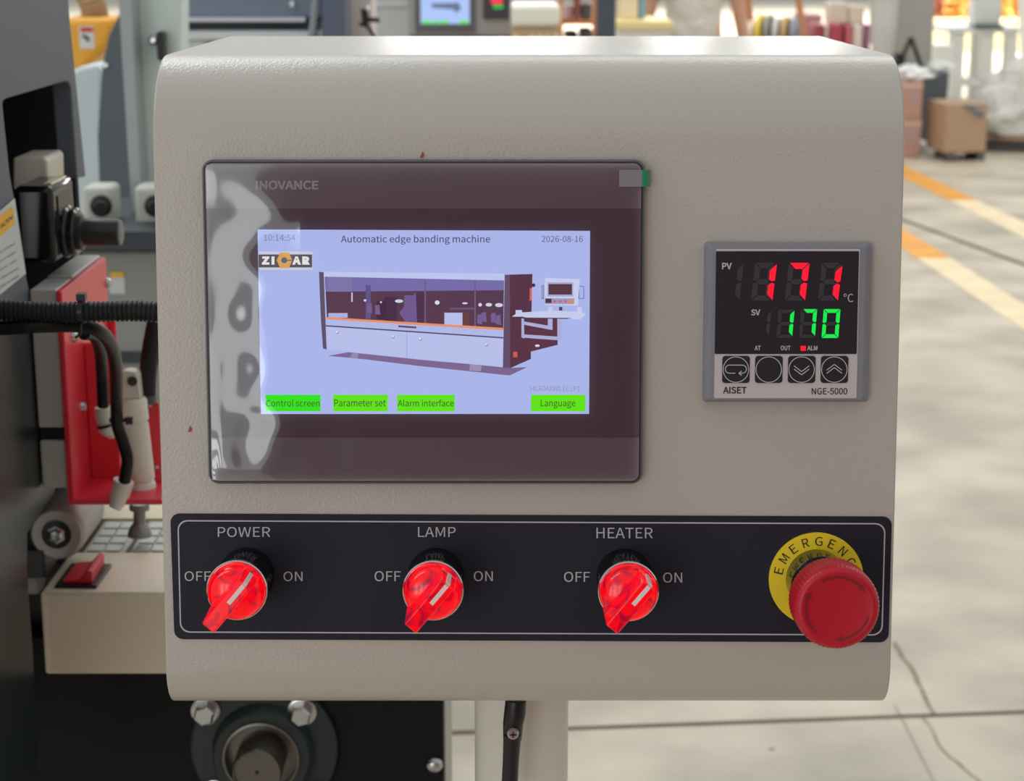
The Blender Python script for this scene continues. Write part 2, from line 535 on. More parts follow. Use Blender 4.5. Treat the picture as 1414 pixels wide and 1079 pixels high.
D.poly([(704, 379.4), (735.2, 378.5), (734, 430), (733, 496), (704.5, 508.6)], C(84, 50, 70))
D.poly([(731.6, 398), (734.8, 398), (734.4, 414), (731.4, 416)], C(224, 110, 84))
D.disc(736.5, 394, 3, 2.6, C(70, 50, 70), 8)
D.rect(708.6, 486, 714.4, 493.6, C(214, 92, 88))
for p in ([(723, 444), (763, 451), (763, 456), (723, 448.5)], [(756.5, 440), (763, 440), (763, 456), (756.5, 454)], [(724, 462), (775, 465.4), (775, 470.4), (724, 466.6)], [(769.6, 440), (776, 440), (775, 470), (769.6, 468)], [(720, 440), (723.6, 440), (724, 468), (720, 466)]):
    D.poly(p, C(178, 182, 226))
D.disc(742, 477.6, 3.4, 1.8, C(224, 226, 240), 8)
D.poly([(707, 437.5), (712, 434), (712, 428.4), (720.6, 428.4), (721, 431.6), (760, 429.4), (797, 430.6), (797, 424), (803, 424), (804, 432), (808.5, 433.4), (806, 437), (800.4, 441.6), (784, 440), (730, 439.4), (721, 437.4)], C(206, 214, 250))
D.poly([(722, 438.6), (790, 439.2), (782, 440.6), (726, 439.8)], C(90, 70, 90))
for x0, x1, y0, y1 in ((748, 751, 394, 413), (799, 806.5, 395, 413)):
    for a_ in ((x0, y0, x0 + 0.9, y1), (x1 - 0.9, y0, x1, y1), (x0, y0, x1, y0 + 0.9), (x0, y1 - 0.9, x1, y1)):
        D.rect(*a_, C(112, 108, 140))
D.poly([(752.4, 384), (800.6, 385.6), (798, 422), (752.4, 421.4)], C(208, 216, 250))
D.rect(755.8, 390, 791.6, 409.6, C(172, 176, 218)); D.rect(757.4, 392.4, 789.8, 407, C(84, 52, 70))
D.rect(752.8, 412.2, 793, 420, C(160, 158, 196)); D.rect(753, 412.4, 761.6, 418.6, C(76, 52, 70))
for x in (765.8, 773.6, 781):
    D.disc(x, 416.4, 2.1, 1.8, C(226, 96, 96), 8)
D.disc(788.4, 416.6, 3.2, 3, C(240, 140, 70), 10)
D.rect(772, 424, 776.5, 429, C(80, 60, 80)); D.rect(757, 424, 763, 430, C(206, 214, 250))
D.text('HC60AXWL1C1P1', 732.4, 533.2, 801, 540.4, C(146, 150, 200), 0.0, 'screen')
display = D.build('display', touch, 'lit blue screen page showing the edge banding machine')
GREEN = glow('screen_green', S(96, 238, 10)); GREEN2 = glow('screen_green_left', S(40, 236, 24))
for (x0, x1, t, tx0, tx1, ty0, ty1, m) in ((366.6, 442.6, 'Control screen', 367.4, 441.4, 552, 561.6, GREEN2), (460, 535.4, 'Parameter set', 461.4, 532.8, 552, 561.6, GREEN), (548.4, 628, 'Alarm interface', 549.2, 626.6, 552, 561.6, GREEN), (733.2, 808.4, 'Language', 746.6, 794.4, 552.4, 564.4, GREEN)):
    q = Pic(HG + 0.0012)
    q.rect(x0, 545.4, x1, 568.2, m)
    q.text(t, tx0, ty0, tx1, ty1, C(52, 104, 40), 0.003, 'screen')
    q.build('screen_button', touch, 'green on-screen button reading ' + t)
q = Pic(HG + 0.0001)
q.text('INOVANCE', 353, 249.4, 440, 262, mat('grey_print', S(245, 240, 243), 0.6), 0.014)
q.build('brand_lettering', touch)
# wrinkled clear protective film over the glass, lifted at its left side
film = bpy.data.materials.new('clear_film')
film.use_nodes = True
nt = film.node_tree; nt.nodes.clear()
fo = nt.nodes.new('ShaderNodeOutputMaterial'); mx = nt.nodes.new('ShaderNodeMixShader')
tr = nt.nodes.new('ShaderNodeBsdfTransparent'); gs = nt.nodes.new('ShaderNodeBsdfGlossy')
gs.inputs['Roughness'].default_value = 0.06
fr = nt.nodes.new('ShaderNodeFresnel'); fr.inputs['IOR'].default_value = 2.1
nt.links.new(fr.outputs[0], mx.inputs[0]); nt.links.new(tr.outputs[0], mx.inputs[1]); nt.links.new(gs.outputs[0], mx.inputs[2])
nt.links.new(mx.outputs[0], fo.inputs['Surface'])
def film_h(u, v):
    left = (u / 0.13) ** 1.2 if u < 0.13 else max(0.0, 1 - (u - 0.13) / 0.13)
    left *= left * (3 - 2 * left) * min(1.0, (1 - v) / 0.22)
    low = max(0.0, 1 - v / 0.30) * max(0.0, 1 - u / 0.46)
    s_ = math.sin(13 * v + 16 * u + 1.6 * math.sin(7 * v)) + 0.55 * math.sin(27 * v - 19 * u + 1.3) + 0.25 * math.sin(47 * v + 21 * u)
    t_ = math.sin(34 * u + 7 * v + 1.5 * math.sin(9 * v)) + 0.5 * math.sin(61 * u - 9 * v)
    top = max(0.0, 1 - abs(u - 0.22) / 0.10) * max(0.0, 1 - abs(v - 0.80) / 0.12)
    edge = min(1, u / 0.02) * min(1, v / 0.04) * min(1, (1 - v) / 0.04) * min(1, (1 - u) / 0.03)
    return edge * (left * (0.00080 + 0.00042 * s_) + low * (0.00045 + 0.00033 * t_) + 0.0009 * top * top + 0.00005 * math.sin(11 * u + 3 * math.sin(7 * v)) + 0.00005)
fm = MB(); NU, NV_ = 150, 110
hf = HG + 0.0016
for j in range(NV_ + 1):
    for i in range(NU + 1):
        u, v = i / NU, j / NV_
        fm.v.append(Vector((gx0 + 0.001 + u * (gx1 - gx0 - 0.002), gy0 + 0.001 + v * (gy1 - gy0 - 0.002), hf + max(0, film_h(u, v)))))
for j in range(NV_):
    for i in range(NU):
        a_ = j * (NU + 1) + i
        fm.f.append([a_, a_ + 1, a_ + NU + 2, a_ + NU + 1]); fm.m.append(0)
fm.build('protective_film', film, touch, smooth=True, space='local', ang=180, label='clear wrinkled film over the screen')
# pull tab
t3 = MB(); p0 = PP(855, 234.5, hf); p1 = PP(886.4, 258, hf)
t3.box((p0.x, p1.y, hf + 0.0002), (p1.x, p0.y, hf + 0.0004))
t3.build('film_tab', mat('frosted_tab', S(136, 132, 136), 0.5), touch, space='local')
p2 = PP(899.5, 258, 0.004)
t4 = MB()
tabp = [(p1.x - 0.0003, hf + 0.0004), (p1.x + 0.0012, hf + 0.0003), (p1.x + 0.0030, 0.0062), (p1.x + 0.0042, 0.0034)]
t4.prism([(x, p1.y, z) for x, z in tabp] + [(x - 0.0002, p1.y, z - 0.0002) for x, z in tabp[::-1]], (0, p0.y - p1.y, 0))
t4.build('pull_tab', mat('green_tab', S(30, 150, 100), 0.25), touch, space='local', label='green pull tab at the screen corner')

# ---- temperature controller
HC = 0.009
c0 = [PP(972.5, 334.5, 0.0), PP(1196, 553.5, 0.0)]
c1 = [PP(983, 341.5, HC), PP(1190.5, 552, HC)]
b = MB()
A = rrect(c0[0].x, c0[1].y, c0[1].x, c0[0].y, 0.0012, 3); B = rrect(c1[0].x, c1[1].y, c1[1].x, c1[0].y, 0.0012, 3)
n = len(A)
b.add([Vector((p[0], p[1], 0.0002)) for p in A] + [Vector((p[0], p[1], 0.004)) for p in A] + [Vector((p[0], p[1], HC)) for p in B],
      [[i, (i + 1) % n, n + (i + 1) % n, n + i] for i in range(n)] + [[n + i, n + (i + 1) % n, 2 * n + (i + 1) % n, 2 * n + i] for i in range(n)]
      + [list(range(2 * n, 3 * n)), list(range(n - 1, -1, -1))])
ctl = b.build('temperature_controller', mat('blue_grey_plastic', S(138, 138, 147), 0.45), panel, space='local')
def prect(x0, y0, x1, y1, h, r):
    p, q_ = PP(x0, y1, h), PP(x1, y0, h)
    return rrect(p.x, p.y, q_.x, q_.y, r, 5)
flatpart('face_plate', prect(986, 344, 1187.5, 550, HC, 0.0006), HC, mat('silver_face', S(208, 198, 198), 0.45), ctl, 0.0002)
hw = HC + 0.0002
flatpart('display_window', prect(986.8, 347, 1186.2, 489, hw, 0.0004), hw, mat('smoked_window', S(44, 46, 52), 0.15), ctl, 0.0002)
hw += 0.0002
SEG = {'0': 'abcdef', '1': 'bc', '7': 'abc', '8': 'abcdefg'}
def seven(pic, ch, x0, y0, x1, y1, m, slant, tk):
    # x0..x1, y0..y1: box of the upright digit at its foot; slant: sideways shift at the top
    w, h_ = x1 - x0, y1 - y0
    def q(x, y):
        return (x0 + x + slant * (1 - y / h_), y0 + y)
    t = tk; g_ = tk * 0.12; c = t * 0.5
    mid = h_ / 2
    sh = {'a': [(g_, 0), (w - g_, 0), (w - t - g_, t), (t + g_, t)],
          'd': [(t + g_, h_ - t), (w - t - g_, h_ - t), (w - g_, h_), (g_, h_)],
          'b': [(w, g_), (w, mid - g_ - c * .3), (w - c, mid - g_), (w - t, mid - c), (w - t, t + g_)],
          'c': [(w, mid + g_ + c * .3), (w, h_ - g_), (w - t, h_ - t - g_), (w - t, mid + c), (w - c, mid + g_)],
          'f': [(0, g_), (t, t + g_), (t, mid - c), (c, mid - g_), (0, mid - g_ - c * .3)],
          'e': [(0, mid + g_ + c * .3), (c, mid + g_), (t, mid + c), (t, h_ - t - g_), (0, h_ - g_)],
          'g': [(c + g_, mid), (t + g_, mid - c), (w - t - g_, mid - c), (w - c - g_, mid), (w - t - g_, mid + c), (t + g_, mid + c)]}
    for s_ in SEG[ch]:
        pic.poly([q(*p) for p in sh[s_]], m)
OFFSEG = mat('unlit_segment', S(58, 60, 66), 0.4)
REDSEG = glow('lit_red_segment', S(255, 24, 48), 1.15); GRNSEG = glow('lit_green_segment', S(22, 226, 72), 1.1)
q = Pic(hw)
for x0, x1, ch in ((1017, 1022.4, '1'),):
    pass
seven(q, '1', 1006, 363.5, 1021, 415, OFFSEG, 6, 7)
for x0 in (1037, 1083.5, 1129):
    seven(q, '8', x0, 363, x0 + 26, 415.4, OFFSEG, 6, 7.4)
for x0 in (1058, 1084.6, 1112.6, 1137):
    pass
seven(q, '1', 1046, 428.5, 1062, 464, OFFSEG, 3.4, 5)
for x0 in (1072, 1103, 1134):
    seven(q, '8', x0, 427.5, x0 + 22.5, 467, OFFSEG, 3.2, 5)
q.build('unlit_segments', ctl)
digits = (('1', 1037, 1066.5, 364, 415.6, 6.5, 8.4), ('7', 1083.4, 1111.6, 363.2, 415.6, 6.5, 8.4), ('1', 1129, 1157, 366, 416, 6.5, 8.4))
for ch, x0, x1, y0, y1, sl, tk in digits:
    q = Pic(hw + 0.0006)
    seven(q, ch, x0, y0, x1, y1, REDSEG, sl, tk)
    q.build('lit_digit', ctl, 'glowing red digit of the upper reading')
for ch, x0, x1, y0, y1 in (('1', 1072, 1094, 428.6, 464.6), ('7', 1106, 1125.4, 427, 464.4), ('0', 1134.4, 1157.6, 427, 467)):
    q = Pic(hw + 0.0006)
    seven(q, ch, x0, y0, x1, y1, GRNSEG, 3.0, 5.2)
    q.build('lit_digit', ctl, 'glowing green digit of the lower reading')
PW = mat('pale_print', S(196, 192, 194), 0.6)
for t, x0, y0, x1, y1, bo in (('PV', 997, 363, 1010.6, 372, 0.012), ('SV', 1037, 427.4, 1050, 435.8, 0.012), ('°C', 1165, 405.6, 1178.4, 417.4, 0), ('AT', 1042, 477.6, 1050.4, 484, 0.01), ('OUT', 1078, 477.6, 1091.6, 484, 0.01), ('ALM', 1114.6, 477.6, 1128.8, 484, 0.01)):
    q = Pic(hw + 0.0003); q.text(t, x0, y0, x1, y1, PW, bo); q.build('lettering', ctl)
q = Pic(hw + 0.0003); q.rect(1105.6, 477.8, 1112.8, 484.6, REDSEG); q.build('alarm_light', ctl, label='small lit red alarm light')
for t, x0, y0, x1, y1, bo in (('AISET', 998.4, 534.4, 1031, 543.8, 0.008), ('NGE-5000', 1120.8, 536, 1170, 545, 0.004)):
    q = Pic(HC + 0.0004); q.text(t, x0, y0, x1, y1, BLKINK, bo); q.build('lettering', ctl, 'dark printed lettering')
KEY = mat('black_key', S(34, 35, 38), 0.4)
for i, (x0, x1) in enumerate(((997, 1035.4), (1042.2, 1080.8), (1087.6, 1126.2), (1132.8, 1171.4))):
    key = flatpart('key', prect(x0, 491.6, x1, 529, HC + 0.0002, 0.0014), HC + 0.0002, KEY, ctl, 0.0004)
    q = Pic(HC + 0.0007)
    cx, cy, rr = (x0 + x1) / 2, 510.6, 17.6
    def band(pts, w):
        for a_, b_ in zip(pts[:-1], pts[1:]):
            d = Vector((b_[0] - a_[0], b_[1] - a_[1])); nn = Vector((-d.y, d.x)).normalized() * w / 2
            q.poly([(a_[0] - nn.x, a_[1] - nn.y), (b_[0] - nn.x, b_[1] - nn.y), (b_[0] + nn.x, b_[1] + nn.y), (a_[0] + nn.x, a_[1] + nn.y)], PW)
    band([(cx + rr * math.cos(2 * math.pi * k / 40), cy + rr * math.sin(2 * math.pi * k / 40)) for k in range(41)], 1.1)
    if i == 0:
        pts = [(cx - 1, cy + 5)]
        for k in range(13):
            a_ = R(90 + 180 * k / 12); pts.append((cx - 9 + 5.6 * math.cos(a_), cy - 0.6 + 5.6 * math.sin(a_)))
        for k in range(13):
            a_ = R(-90 + 180 * k / 12); pts.append((cx + 9 + 5.6 * math.cos(a_), cy - 0.6 + 5.6 * math.sin(a_)))
        pts.append((cx + 4, cy + 5)); band(pts, 1.2)
        band([(cx + 8, cy + 2), (cx + 4, cy + 5), (cx + 8, cy + 8)], 1.3)
    if i in (2, 3):
        sg = 1 if i == 2 else -1
        for off in (-2.2, 2.2):
            band([(cx - 10.5, cy - sg * 3 + off), (cx, cy + sg * 5 + off), (cx + 10.5, cy - sg * 3 + off)], 1.2)
    q.build('key_symbol', ctl) if False else q.mb.build('key_symbol', q.mats, ctl, space='local')

# ---- black label strip with its lettering
LB = mat('black_label_film', S(34, 34, 46), 0.6, spec=0.3)
corners = [PP(235.4, 709.2), PP(1231.2, 713.4), PP(1226.4, 887), PP(241.2, 882.6)]
lab = MB().prism([(p.x, p.y, 0.0002) for p in rquad(corners, 0.0042)], (0, 0, 0.0005)).build('label_strip', LB, panel, space='local')
q = Pic(0.0008)
ci = [PP(247.2, 719.8), PP(1220.6, 724), PP(1216.4, 875.6), PP(250.8, 871.6)]
co = [PP(245.4, 718), PP(1222.4, 722.2), PP(1218.2, 877.4), PP(249, 873.4)]
ri, ro = rquad(ci, 0.0042), rquad(co, 0.0046)
m_ = q.mi(INK)
for i in range(len(ri)):
    j = (i + 1) % len(ri)
    q.mb.poly([(ri[i].x, ri[i].y, 0.0009), (ri[j].x, ri[j].y, 0.0009), (ro[j].x, ro[j].y, 0.0009), (ro[i].x, ro[i].y, 0.0009)], m_)
q.build('border_line', lab)
for t, x0, y0, x1, y1 in (('POWER', 300.7, 728, 373.2, 741.9), ('OFF', 254.8, 789.3, 291, 802.7), ('ON', 391.4, 789.6, 417.8, 803),
                          ('LAMP', 577.2, 728.2, 629.2, 741.8), ('OFF', 517.2, 789, 553.2, 803), ('ON', 654.2, 789, 680.5, 803),
                          ('HEATER', 823.6, 729.2, 901.4, 743.6), ('OFF', 778.8, 790, 814.6, 804), ('ON', 915.6, 791, 942, 805)):
    q = Pic(0.0009)
    q.text(t, x0, y0, x1, y1, INK)
    q.build('lettering', lab)

# ---- illuminated selector switches
ZAX = Vector((0, 0, 1))
RED = bpy.data.materials.new('lit_red_lens')
RED.use_nodes = True
nt = RED.node_tree; pb = nt.nodes['Principled BSDF']
pb.inputs['Base Color'].default_value = S(96, 2, 10)
pb.inputs['Roughness'].default_value = 0.14
pb.inputs['Coat Weight'].default_value = 0.0
tcn = nt.nodes.new('ShaderNodeTexCoord'); nz = nt.nodes.new('ShaderNodeTexNoise')
nz.inputs['Scale'].default_value = 130; nz.inputs['Detail'].default_value = 1.5; nz.inputs['Distortion'].default_value = 1.2
nt.links.new(tcn.outputs['Object'], nz.inputs['Vector'])
rp = nt.nodes.new('ShaderNodeValToRGB')
rp.color_ramp.elements[0].position = 0.30; rp.color_ramp.elements[0].color = (0.34, 0.0, 0.03, 1)
rp.color_ramp.elements[1].position = 0.52; rp.color_ramp.elements[1].color = (1.0, 0.0, 0.006, 1)
nt.links.new(nz.outputs['Fac'], rp.inputs['Fac'])
nt.links.new(rp.outputs['Color'], pb.inputs['Emission Color'])
pb.inputs['Emission Strength'].default_value = 0.85
PTR = mat('white_pointer', S(250, 232, 226), 0.45)
HR = 0.029
def selector(px, py, rx, ry, what):
    base = PP(px, py, 0.0007)
    c = Vector((base.x, base.y, 0.0008))
    b = MB()
    b.lathe([(0.0128, 0), (0.0128, 0.0012), (0.0124, 0.002), (0.0124, HR - 0.003), (0.0120, HR - 0.001)], c, ZAX, 48)
    sw = b.build('selector_switch', GLOSSBLACK, panel, smooth=True, space='local', label='selector switch under the word ' + what)
    b = MB()
    b.lathe([(0.0122, 0), (0.0136, 0.0002), (0.0137, 0.0014), (0.0136, 0.0026), (0.0131, 0.0030), (0.0127, 0.0022)], c + ZAX * (HR - 0.001), ZAX, 56)
    b.build('chrome_ring', CHROME, sw, smooth=True, space='local', label='thin chrome ring')
    # lens body and the bar handle across it, turned to the upper right
    k = MB()
    k.lathe([(0.0126, 0), (0.0127, 0.003), (0.0121, 0.0062), (0.0108, 0.0086), (0.0090, 0.0098), (0.0001, 0.0104)], c + ZAX * (HR + 0.0005), ZAX, 48)
    ang = R(50)
    u = Vector((math.cos(ang), math.sin(ang), 0)); w = Vector((-math.sin(ang), math.cos(ang), 0))
    z0, z1 = HR + 0.003, HR + 0.028
    sec0 = [(-0.0128, -0.0046), (0.0118, -0.0046), (0.0118, 0.0046), (-0.0128, 0.0046)]
    sec1 = [(-0.0138, -0.0033), (0.0116, -0.0033), (0.0116, 0.0033), (-0.0138, 0.0033)]
    vs = [c + u * a_ + w * b_ + ZAX * z0 for a_, b_ in sec0] + [c + u * a_ + w * b_ + ZAX * z1 for a_, b_ in sec1]
    k.add(vs, [(3, 2, 1, 0), (4, 5, 6, 7)] + [(i, (i + 1) % 4, 4 + (i + 1) % 4, 4 + i) for i in range(4)])
    knob = k.build('knob', RED, sw, bevel=0.0007, seg=3, smooth=True, space='local', label='glowing red knob with a bar grip')
    p = MB()
    e = 0.00025
    top = z1 + e
    p.box((-0.0009, -0.0009, 0), (0.0009, 0.0009, 0)) if False else None
    t0, t1 = 0.0005, 0.0116
    hw_ = 0.00095
    A_ = [c + u * t0 - w * hw_ + ZAX * (z1 - 0.001), c + u * (t1 + e) - w * hw_ + ZAX * (z1 - 0.001), c + u * (t1 + e) + w * hw_ + ZAX * (z1 - 0.001), c + u * t0 + w * hw_ + ZAX * (z1 - 0.001)]
    p.prism(A_, ZAX * (0.001 + e))
    # down the end face
    B_ = [c + u * (t1 - 0.0006) - w * hw_ + ZAX * (z1 - 0.019), c + u * (t1 + e * 2.4) - w * hw_ + ZAX * (z1 - 0.019), c + u * (t1 + e * 2.4) + w * hw_ + ZAX * (z1 - 0.019), c + u * (t1 - 0.0006) + w * hw_ + ZAX * (z1 - 0.019)]
    p.prism(B_, ZAX * (0.019 + e))
    p.build('pointer_line', PTR, sw, space='local', label='white pointer stripe')
selector(341, 794, 0, 0, 'POWER')
selector(602, 794.5, 0, 0, 'LAMP')
selector(862, 795.5, 0, 0, 'HEATER')

# ---- emergency stop
ec = PP(1126.6, 799.4, 0.0007); E0 = Vector((ec.x, ec.y, 0.0008))
re = 65.4 / 3.0 * MM
b = MB(); b.lathe([(re, 0), (re, 0.0009)], E0, ZAX, 64)
est = b.build('emergency_stop', mat('yellow_label', S(250, 218, 40), 0.45), panel, space='local', label='emergency stop button on a round yellow plate')
q = Pic(0.0022)
mi_ = q.mi(BLKINK)
word = 'EMERGENCY'
for i, ch in enumerate(word):
    a_ = R(167 - i * 19.9)
    vs, fs = text_mesh(ch)
    hh = 0.0042; ww = {'M': 0.0036, 'G': 0.0034}.get(ch, 0.0029)
    rad = Vector((math.cos(a_), math.sin(a_), 0)); tan = Vector((math.sin(a_), -math.cos(a_), 0))
    q.mb.add([E0 + Vector((0, 0, 0.0011)) + rad * (re * 0.72 + v * hh) + tan * ((u - 0.5) * ww) for u, v in vs], fs, mi_)
q.mb.build('ring_lettering', q.mats, est, space='local')
b = MB(); b.lathe([(0.0140, 0.0009), (0.0140, 0.016), (0.0128, 0.0175), (0.0120, 0.022)], E0, ZAX, 48)
b.build('collar', GLOSSBLACK, est, smooth=True, space='local')
def knurl(k, r, h):
    return 1.0 - (0.012 if (k // 2) % 2 else 0.0) * (1 if r > 0.0175 else 0)
b = MB()
HE = 0.057
b.lathe([(0.0105, 0.020), (0.0150, 0.032), (0.0178, 0.0360), (0.0186, 0.039), (0.0187, HE - 0.0040), (0.0182, HE - 0.0020), (0.0172, HE - 0.0007), (0.0158, HE), (0.0150, HE - 0.0002), (0.0100, HE - 0.0008), (0.0001, HE - 0.0010)], E0, ZAX, 240, mod=knurl)
head = b.build('mushroom_head', mat('red_button_plastic', S(196, 20, 40), 0.38), est, smooth=True, space='local', ang=50, label='large red mushroom head with knurled edge')
b = MB()
def arc_arrow(a0, a1, r, w):
    n_ = 18
    hz_ = HE - 0.00035
    pts = []
    for k in range(n_ + 1):
        t = R(a0 + (a1 - a0) * k / n_); pts.append(t)
    zz = lambda rr_: HE - 0.0008 + 0.00028 + (rr_ - 0.010) * 0.12
    for k in range(n_):
        for_ = [(pts[k], r - w / 2), (pts[k + 1], r - w / 2), (pts[k + 1], r + w / 2), (pts[k], r + w / 2)]
        b.poly([E0 + Vector((rr_ * math.cos(t), rr_ * math.sin(t), zz(rr_))) for t, rr_ in for_])
    s_ = 1 if a1 > a0 else -1
    te = pts[-1]
    b.poly([E0 + Vector((rr_ * math.cos(t), rr_ * math.sin(t), zz(rr_))) for t, rr_ in ((te, r + w * 1.5), (te + s_ * 0.22, r), (te, r - w * 1.5))])
b.flat = True
arc_arrow(120, 45, 0.0136, 0.0010); arc_arrow(230, 160, 0.0136, 0.0010); arc_arrow(345, 280, 0.0136, 0.0010)
b.build('turn_arrow', mat('dark_red_mark', S(140, 18, 34), 0.5), est, space='local', label='engraved turning arrows')

# ---- stray red chips stuck on the console
for x, y, h_, s_ in ((262, 593, 0.0002, 0.0012), (582.5, 214, 0.0002, 0.0012)):
    p = PP(x, y)
    c_ = MB().prism([(p.x - s_ * .6, p.y - s_, h_), (p.x + s_ * .5, p.y - s_ * .9, h_), (p.x + s_ * .7, p.y + s_ * .4, h_), (p.x + s_ * .1, p.y + s_ * 1.2, h_)], (0, 0, 0.0005))
    c_.build('paint_chip', mat('red_chip', S(190, 60, 60), 0.6), panel, space='local')

# ------------------------------------------------------------------ console post with clamp lever
Yp = 0.905
pc = W(720, 1000, Yp)
post = thing('support_post', 'light grey round post standing on the floor under the console', 'post', (pc.x, Yp, 0))
POSTM = mat('light_grey_post', S(236, 232, 222), 0.4)
b = MB(); b.lathe([(0.0252, 0.012), (0.0252, (PM @ Vector((0, vb - Rb, -0.12))).z - 0.0045)], (pc.x, Yp, 0), ZAX, 48)
b.build('tube', POSTM, post, smooth=True)
b = MB(); b.lathe([(0.09, 0), (0.09, 0.010), (0.088, 0.012)], (pc.x, Yp, 0), ZAX, 40)
b.build('base_plate', POSTM, post, smooth=True)
yh = Yp - 0.045
b = MB()
tp = [W(703, 1100, yh), W(705.5, 1050, yh), W(707.5, 1013, yh - 0.002)]
b.tube(tp, [0.0042, 0.0042, 0.0046], 16)
tq = [W(707.5, 1022, yh), W(708.5, 1000, yh), W(711, 985, yh), W(712.5, 966, yh + 0.001)]
b.tube(tq, [0.0048, 0.0052, 0.0056, 0.0054], 20)
lev = b.build('clamp_lever', BLACK, post, smooth=True, bevel=0.0006)
sc_ = W(708.5, 1013, yh - 0.006)
b = MB(); b.lathe([(0.0030, -0.003), (0.0030, 0.0012), (0.0022, 0.0018)], sc_, (0, -1, 0.2), 20)
b.box(sc_ + Vector((-0.0016, -0.0024, -0.0003)), sc_ + Vector((0.0016, -0.0015, 0.0003)), 1)
b.box(sc_ + Vector((-0.0003, -0.0024, -0.0016)), sc_ + Vector((0.0003, -0.0015, 0.0016)), 1)
b.build('lever_screw', [STEEL, BLKINK], lev, smooth=True)
b = MB(); b.tube([W(711, 962, yh), W(711, 958, yh + 0.03)], 0.005, 14)
b.build('lever_stud', STEEL, lev, smooth=True)

# ------------------------------------------------------------------ the edge banding machine at the left
def V(px, py, y):
    return W(px, py, y)
GREYPL = mat('grey_casting', S(182, 180, 174), 0.5)
mac = thing('edge_banding_machine', 'dark edge banding machine at the left edge with red bracket and beige switch box', 'machine', (-0.5, 1.35, 0))
X0 = -0.325
YP_ = 1.262                      # lower front plate
def side(pts, x=X0):
    return [Xp(a_, b_, x) for a_, b_ in pts]
# charcoal side plate with its cut-out
pl = side([(-260, -60), (92, -60), (96, 20), (118.5, 244), (107, 246), (98, 120), (95, 113.5), (90, 112.5), (9, 136.5), (4.5, 140), (4, 147), (13.5, 238), (20, 275), (37, 385), (41, 402), (43, 432), (-300, 432)])
b = MB(); b.prism(pl, (-0.014, 0, 0))
plate = b.build('side_plate', CHAR, mac, bevel=0.0012)
pl = side([(-300, 433), (43, 433), (46, 470), (55, 540), (67, 610), (78, 671), (76, 682), (38, 738), (38, 790), (46, 900), (56, 1110), (-300, 1110)])
b = MB(); b.prism(pl, (-0.014, 0, 0))
b.build('lower_side_plate', mat('glossy_dark_steel', S(38, 46, 48), 0.3, spec=0.3), mac, bevel=0.0012)
# caution sticker on it
b = MB(); xs = X0 + 0.0006
st = side([(-42, 328), (19.5, 274), (35, 378), (-42, 441)], xs)
b.prism(st, (0.0004, 0, 0))
stk = b.build('caution_sticker', mat('sticker_white', S(205, 210, 212), 0.5), plate)
b = MB(); b.flat = True; xs += 0.0006
b.poly(side([(-42, 335), (17, 284), (21, 309), (-42, 364)], xs))
b.build('sticker_header', mat('sticker_yellow', S(244, 186, 40), 0.5), stk)
def side_text(t, o, ex, ey, m, parent, name='sticker_lettering', x=xs + 0.0003):
    vs, fs = text_mesh(t)
    q = MB(); q.flat = True
    q.add([Xp(o[0] + ex[0] * u + ey[0] * v, o[1] + ex[1] * u + ey[1] * v, x) for u, v in vs], fs)
    return q.build(name, m, parent)
GI = mat('grey_ink', S(70, 72, 76), 0.6)
side_text('CAUTION', (-24, 339), (41, -36), (1, -7.5), GI, stk)
for i, (t, w_) in enumerate((('In the panel', 30), ('before edge', 31), ('position, after', 32), ('later displaying', 35), ('the number', 26))):
    yy = 367 + i * 11 - 16
    side_text(t, (20 + i * 1.7 - w_ + 0, yy + w_ * 0.75 - 16), (w_, -w_ * 0.62), (0.8, -5), GI, stk)
# dark interior behind the cut-out
xi = -0.40
b = MB(); zc_ = Xp(50, 96, X0).z
b.box((xi - 0.02, 1.0, 0.9), (xi, 1.42, zc_)); b.box((xi, 1.0, zc_), (X0 - 0.018, 1.42, zc_ + 0.01)); b.box((xi, 1.42, 0.9), (X0 - 0.018, 1.43, zc_ + 0.01))
inn = b.build('inner_panel', mat('dark_blue_grey_steel', S(40, 46, 54), 0.9, spec=0.1), mac)
b = MB(); c_ = V(83, 227, 1.42); b.lathe([(0.0055, 0), (0.0055, 0.003), (0.003, 0.005)], c_, (0, -1, 0), 6)
b.build('hex_bolt', STEEL, inn)
# beige block and black position indicator with knob
yi = 1.235
a0 = V(14, 216, yi + 0.07); a1 = V(20, 268, yi + 0.03)
tl = V(20, 262, yi); br = V(78, 364, yi)
b = MB()
e1 = V(62, 217, yi + 0.055)
b.prism([V(18, 218, yi + 0.055), V(60, 217, yi + 0.055), V(65, 222, yi + 0.055), V(66, 262, yi + 0.055), V(18, 262, yi + 0.055)], (0, 0.05, 0))
b.build('beige_block', mat('cream_plastic', S(212, 206, 190), 0.45), mac, bevel=0.003, seg=3)
depth_i = 0.062
xr_ = br.x; zt = V(78, 258, yi).z; zb = br.z
xl_ = V(21, 300, yi).x
b = MB()
b.box((xl_, yi, zb), (xr_, yi + depth_i, zt))
ind = b.build('position_indicator', GLOSSBLACK, mac, bevel=0.004, seg=3, smooth=True)
b = MB(); ztt = zt + 0.0003
b.box((xl_ + 0.017, yi + 0.012, ztt - 0.001), (xr_ - 0.003, yi + depth_i - 0.006, ztt + 0.0008))
b.build('reading_window', mat('amber_window', S(206, 190, 150), 0.2), ind, bevel=0.001)
b = MB(); nx = xr_ + 0.0003
b.box((nx - 0.001, yi + 0.012, zt - 0.022), (nx + 0.0006, yi + depth_i - 0.012, zt - 0.008))
b.build('name_plate', mat('dull_plate', S(70, 64, 62), 0.4), ind)
kc = Xp(99, 315, xr_)
kc = Vector((xr_, yi + depth_i * 0.52, kc.z))
kax = Vector((1, -0.02, -0.02))
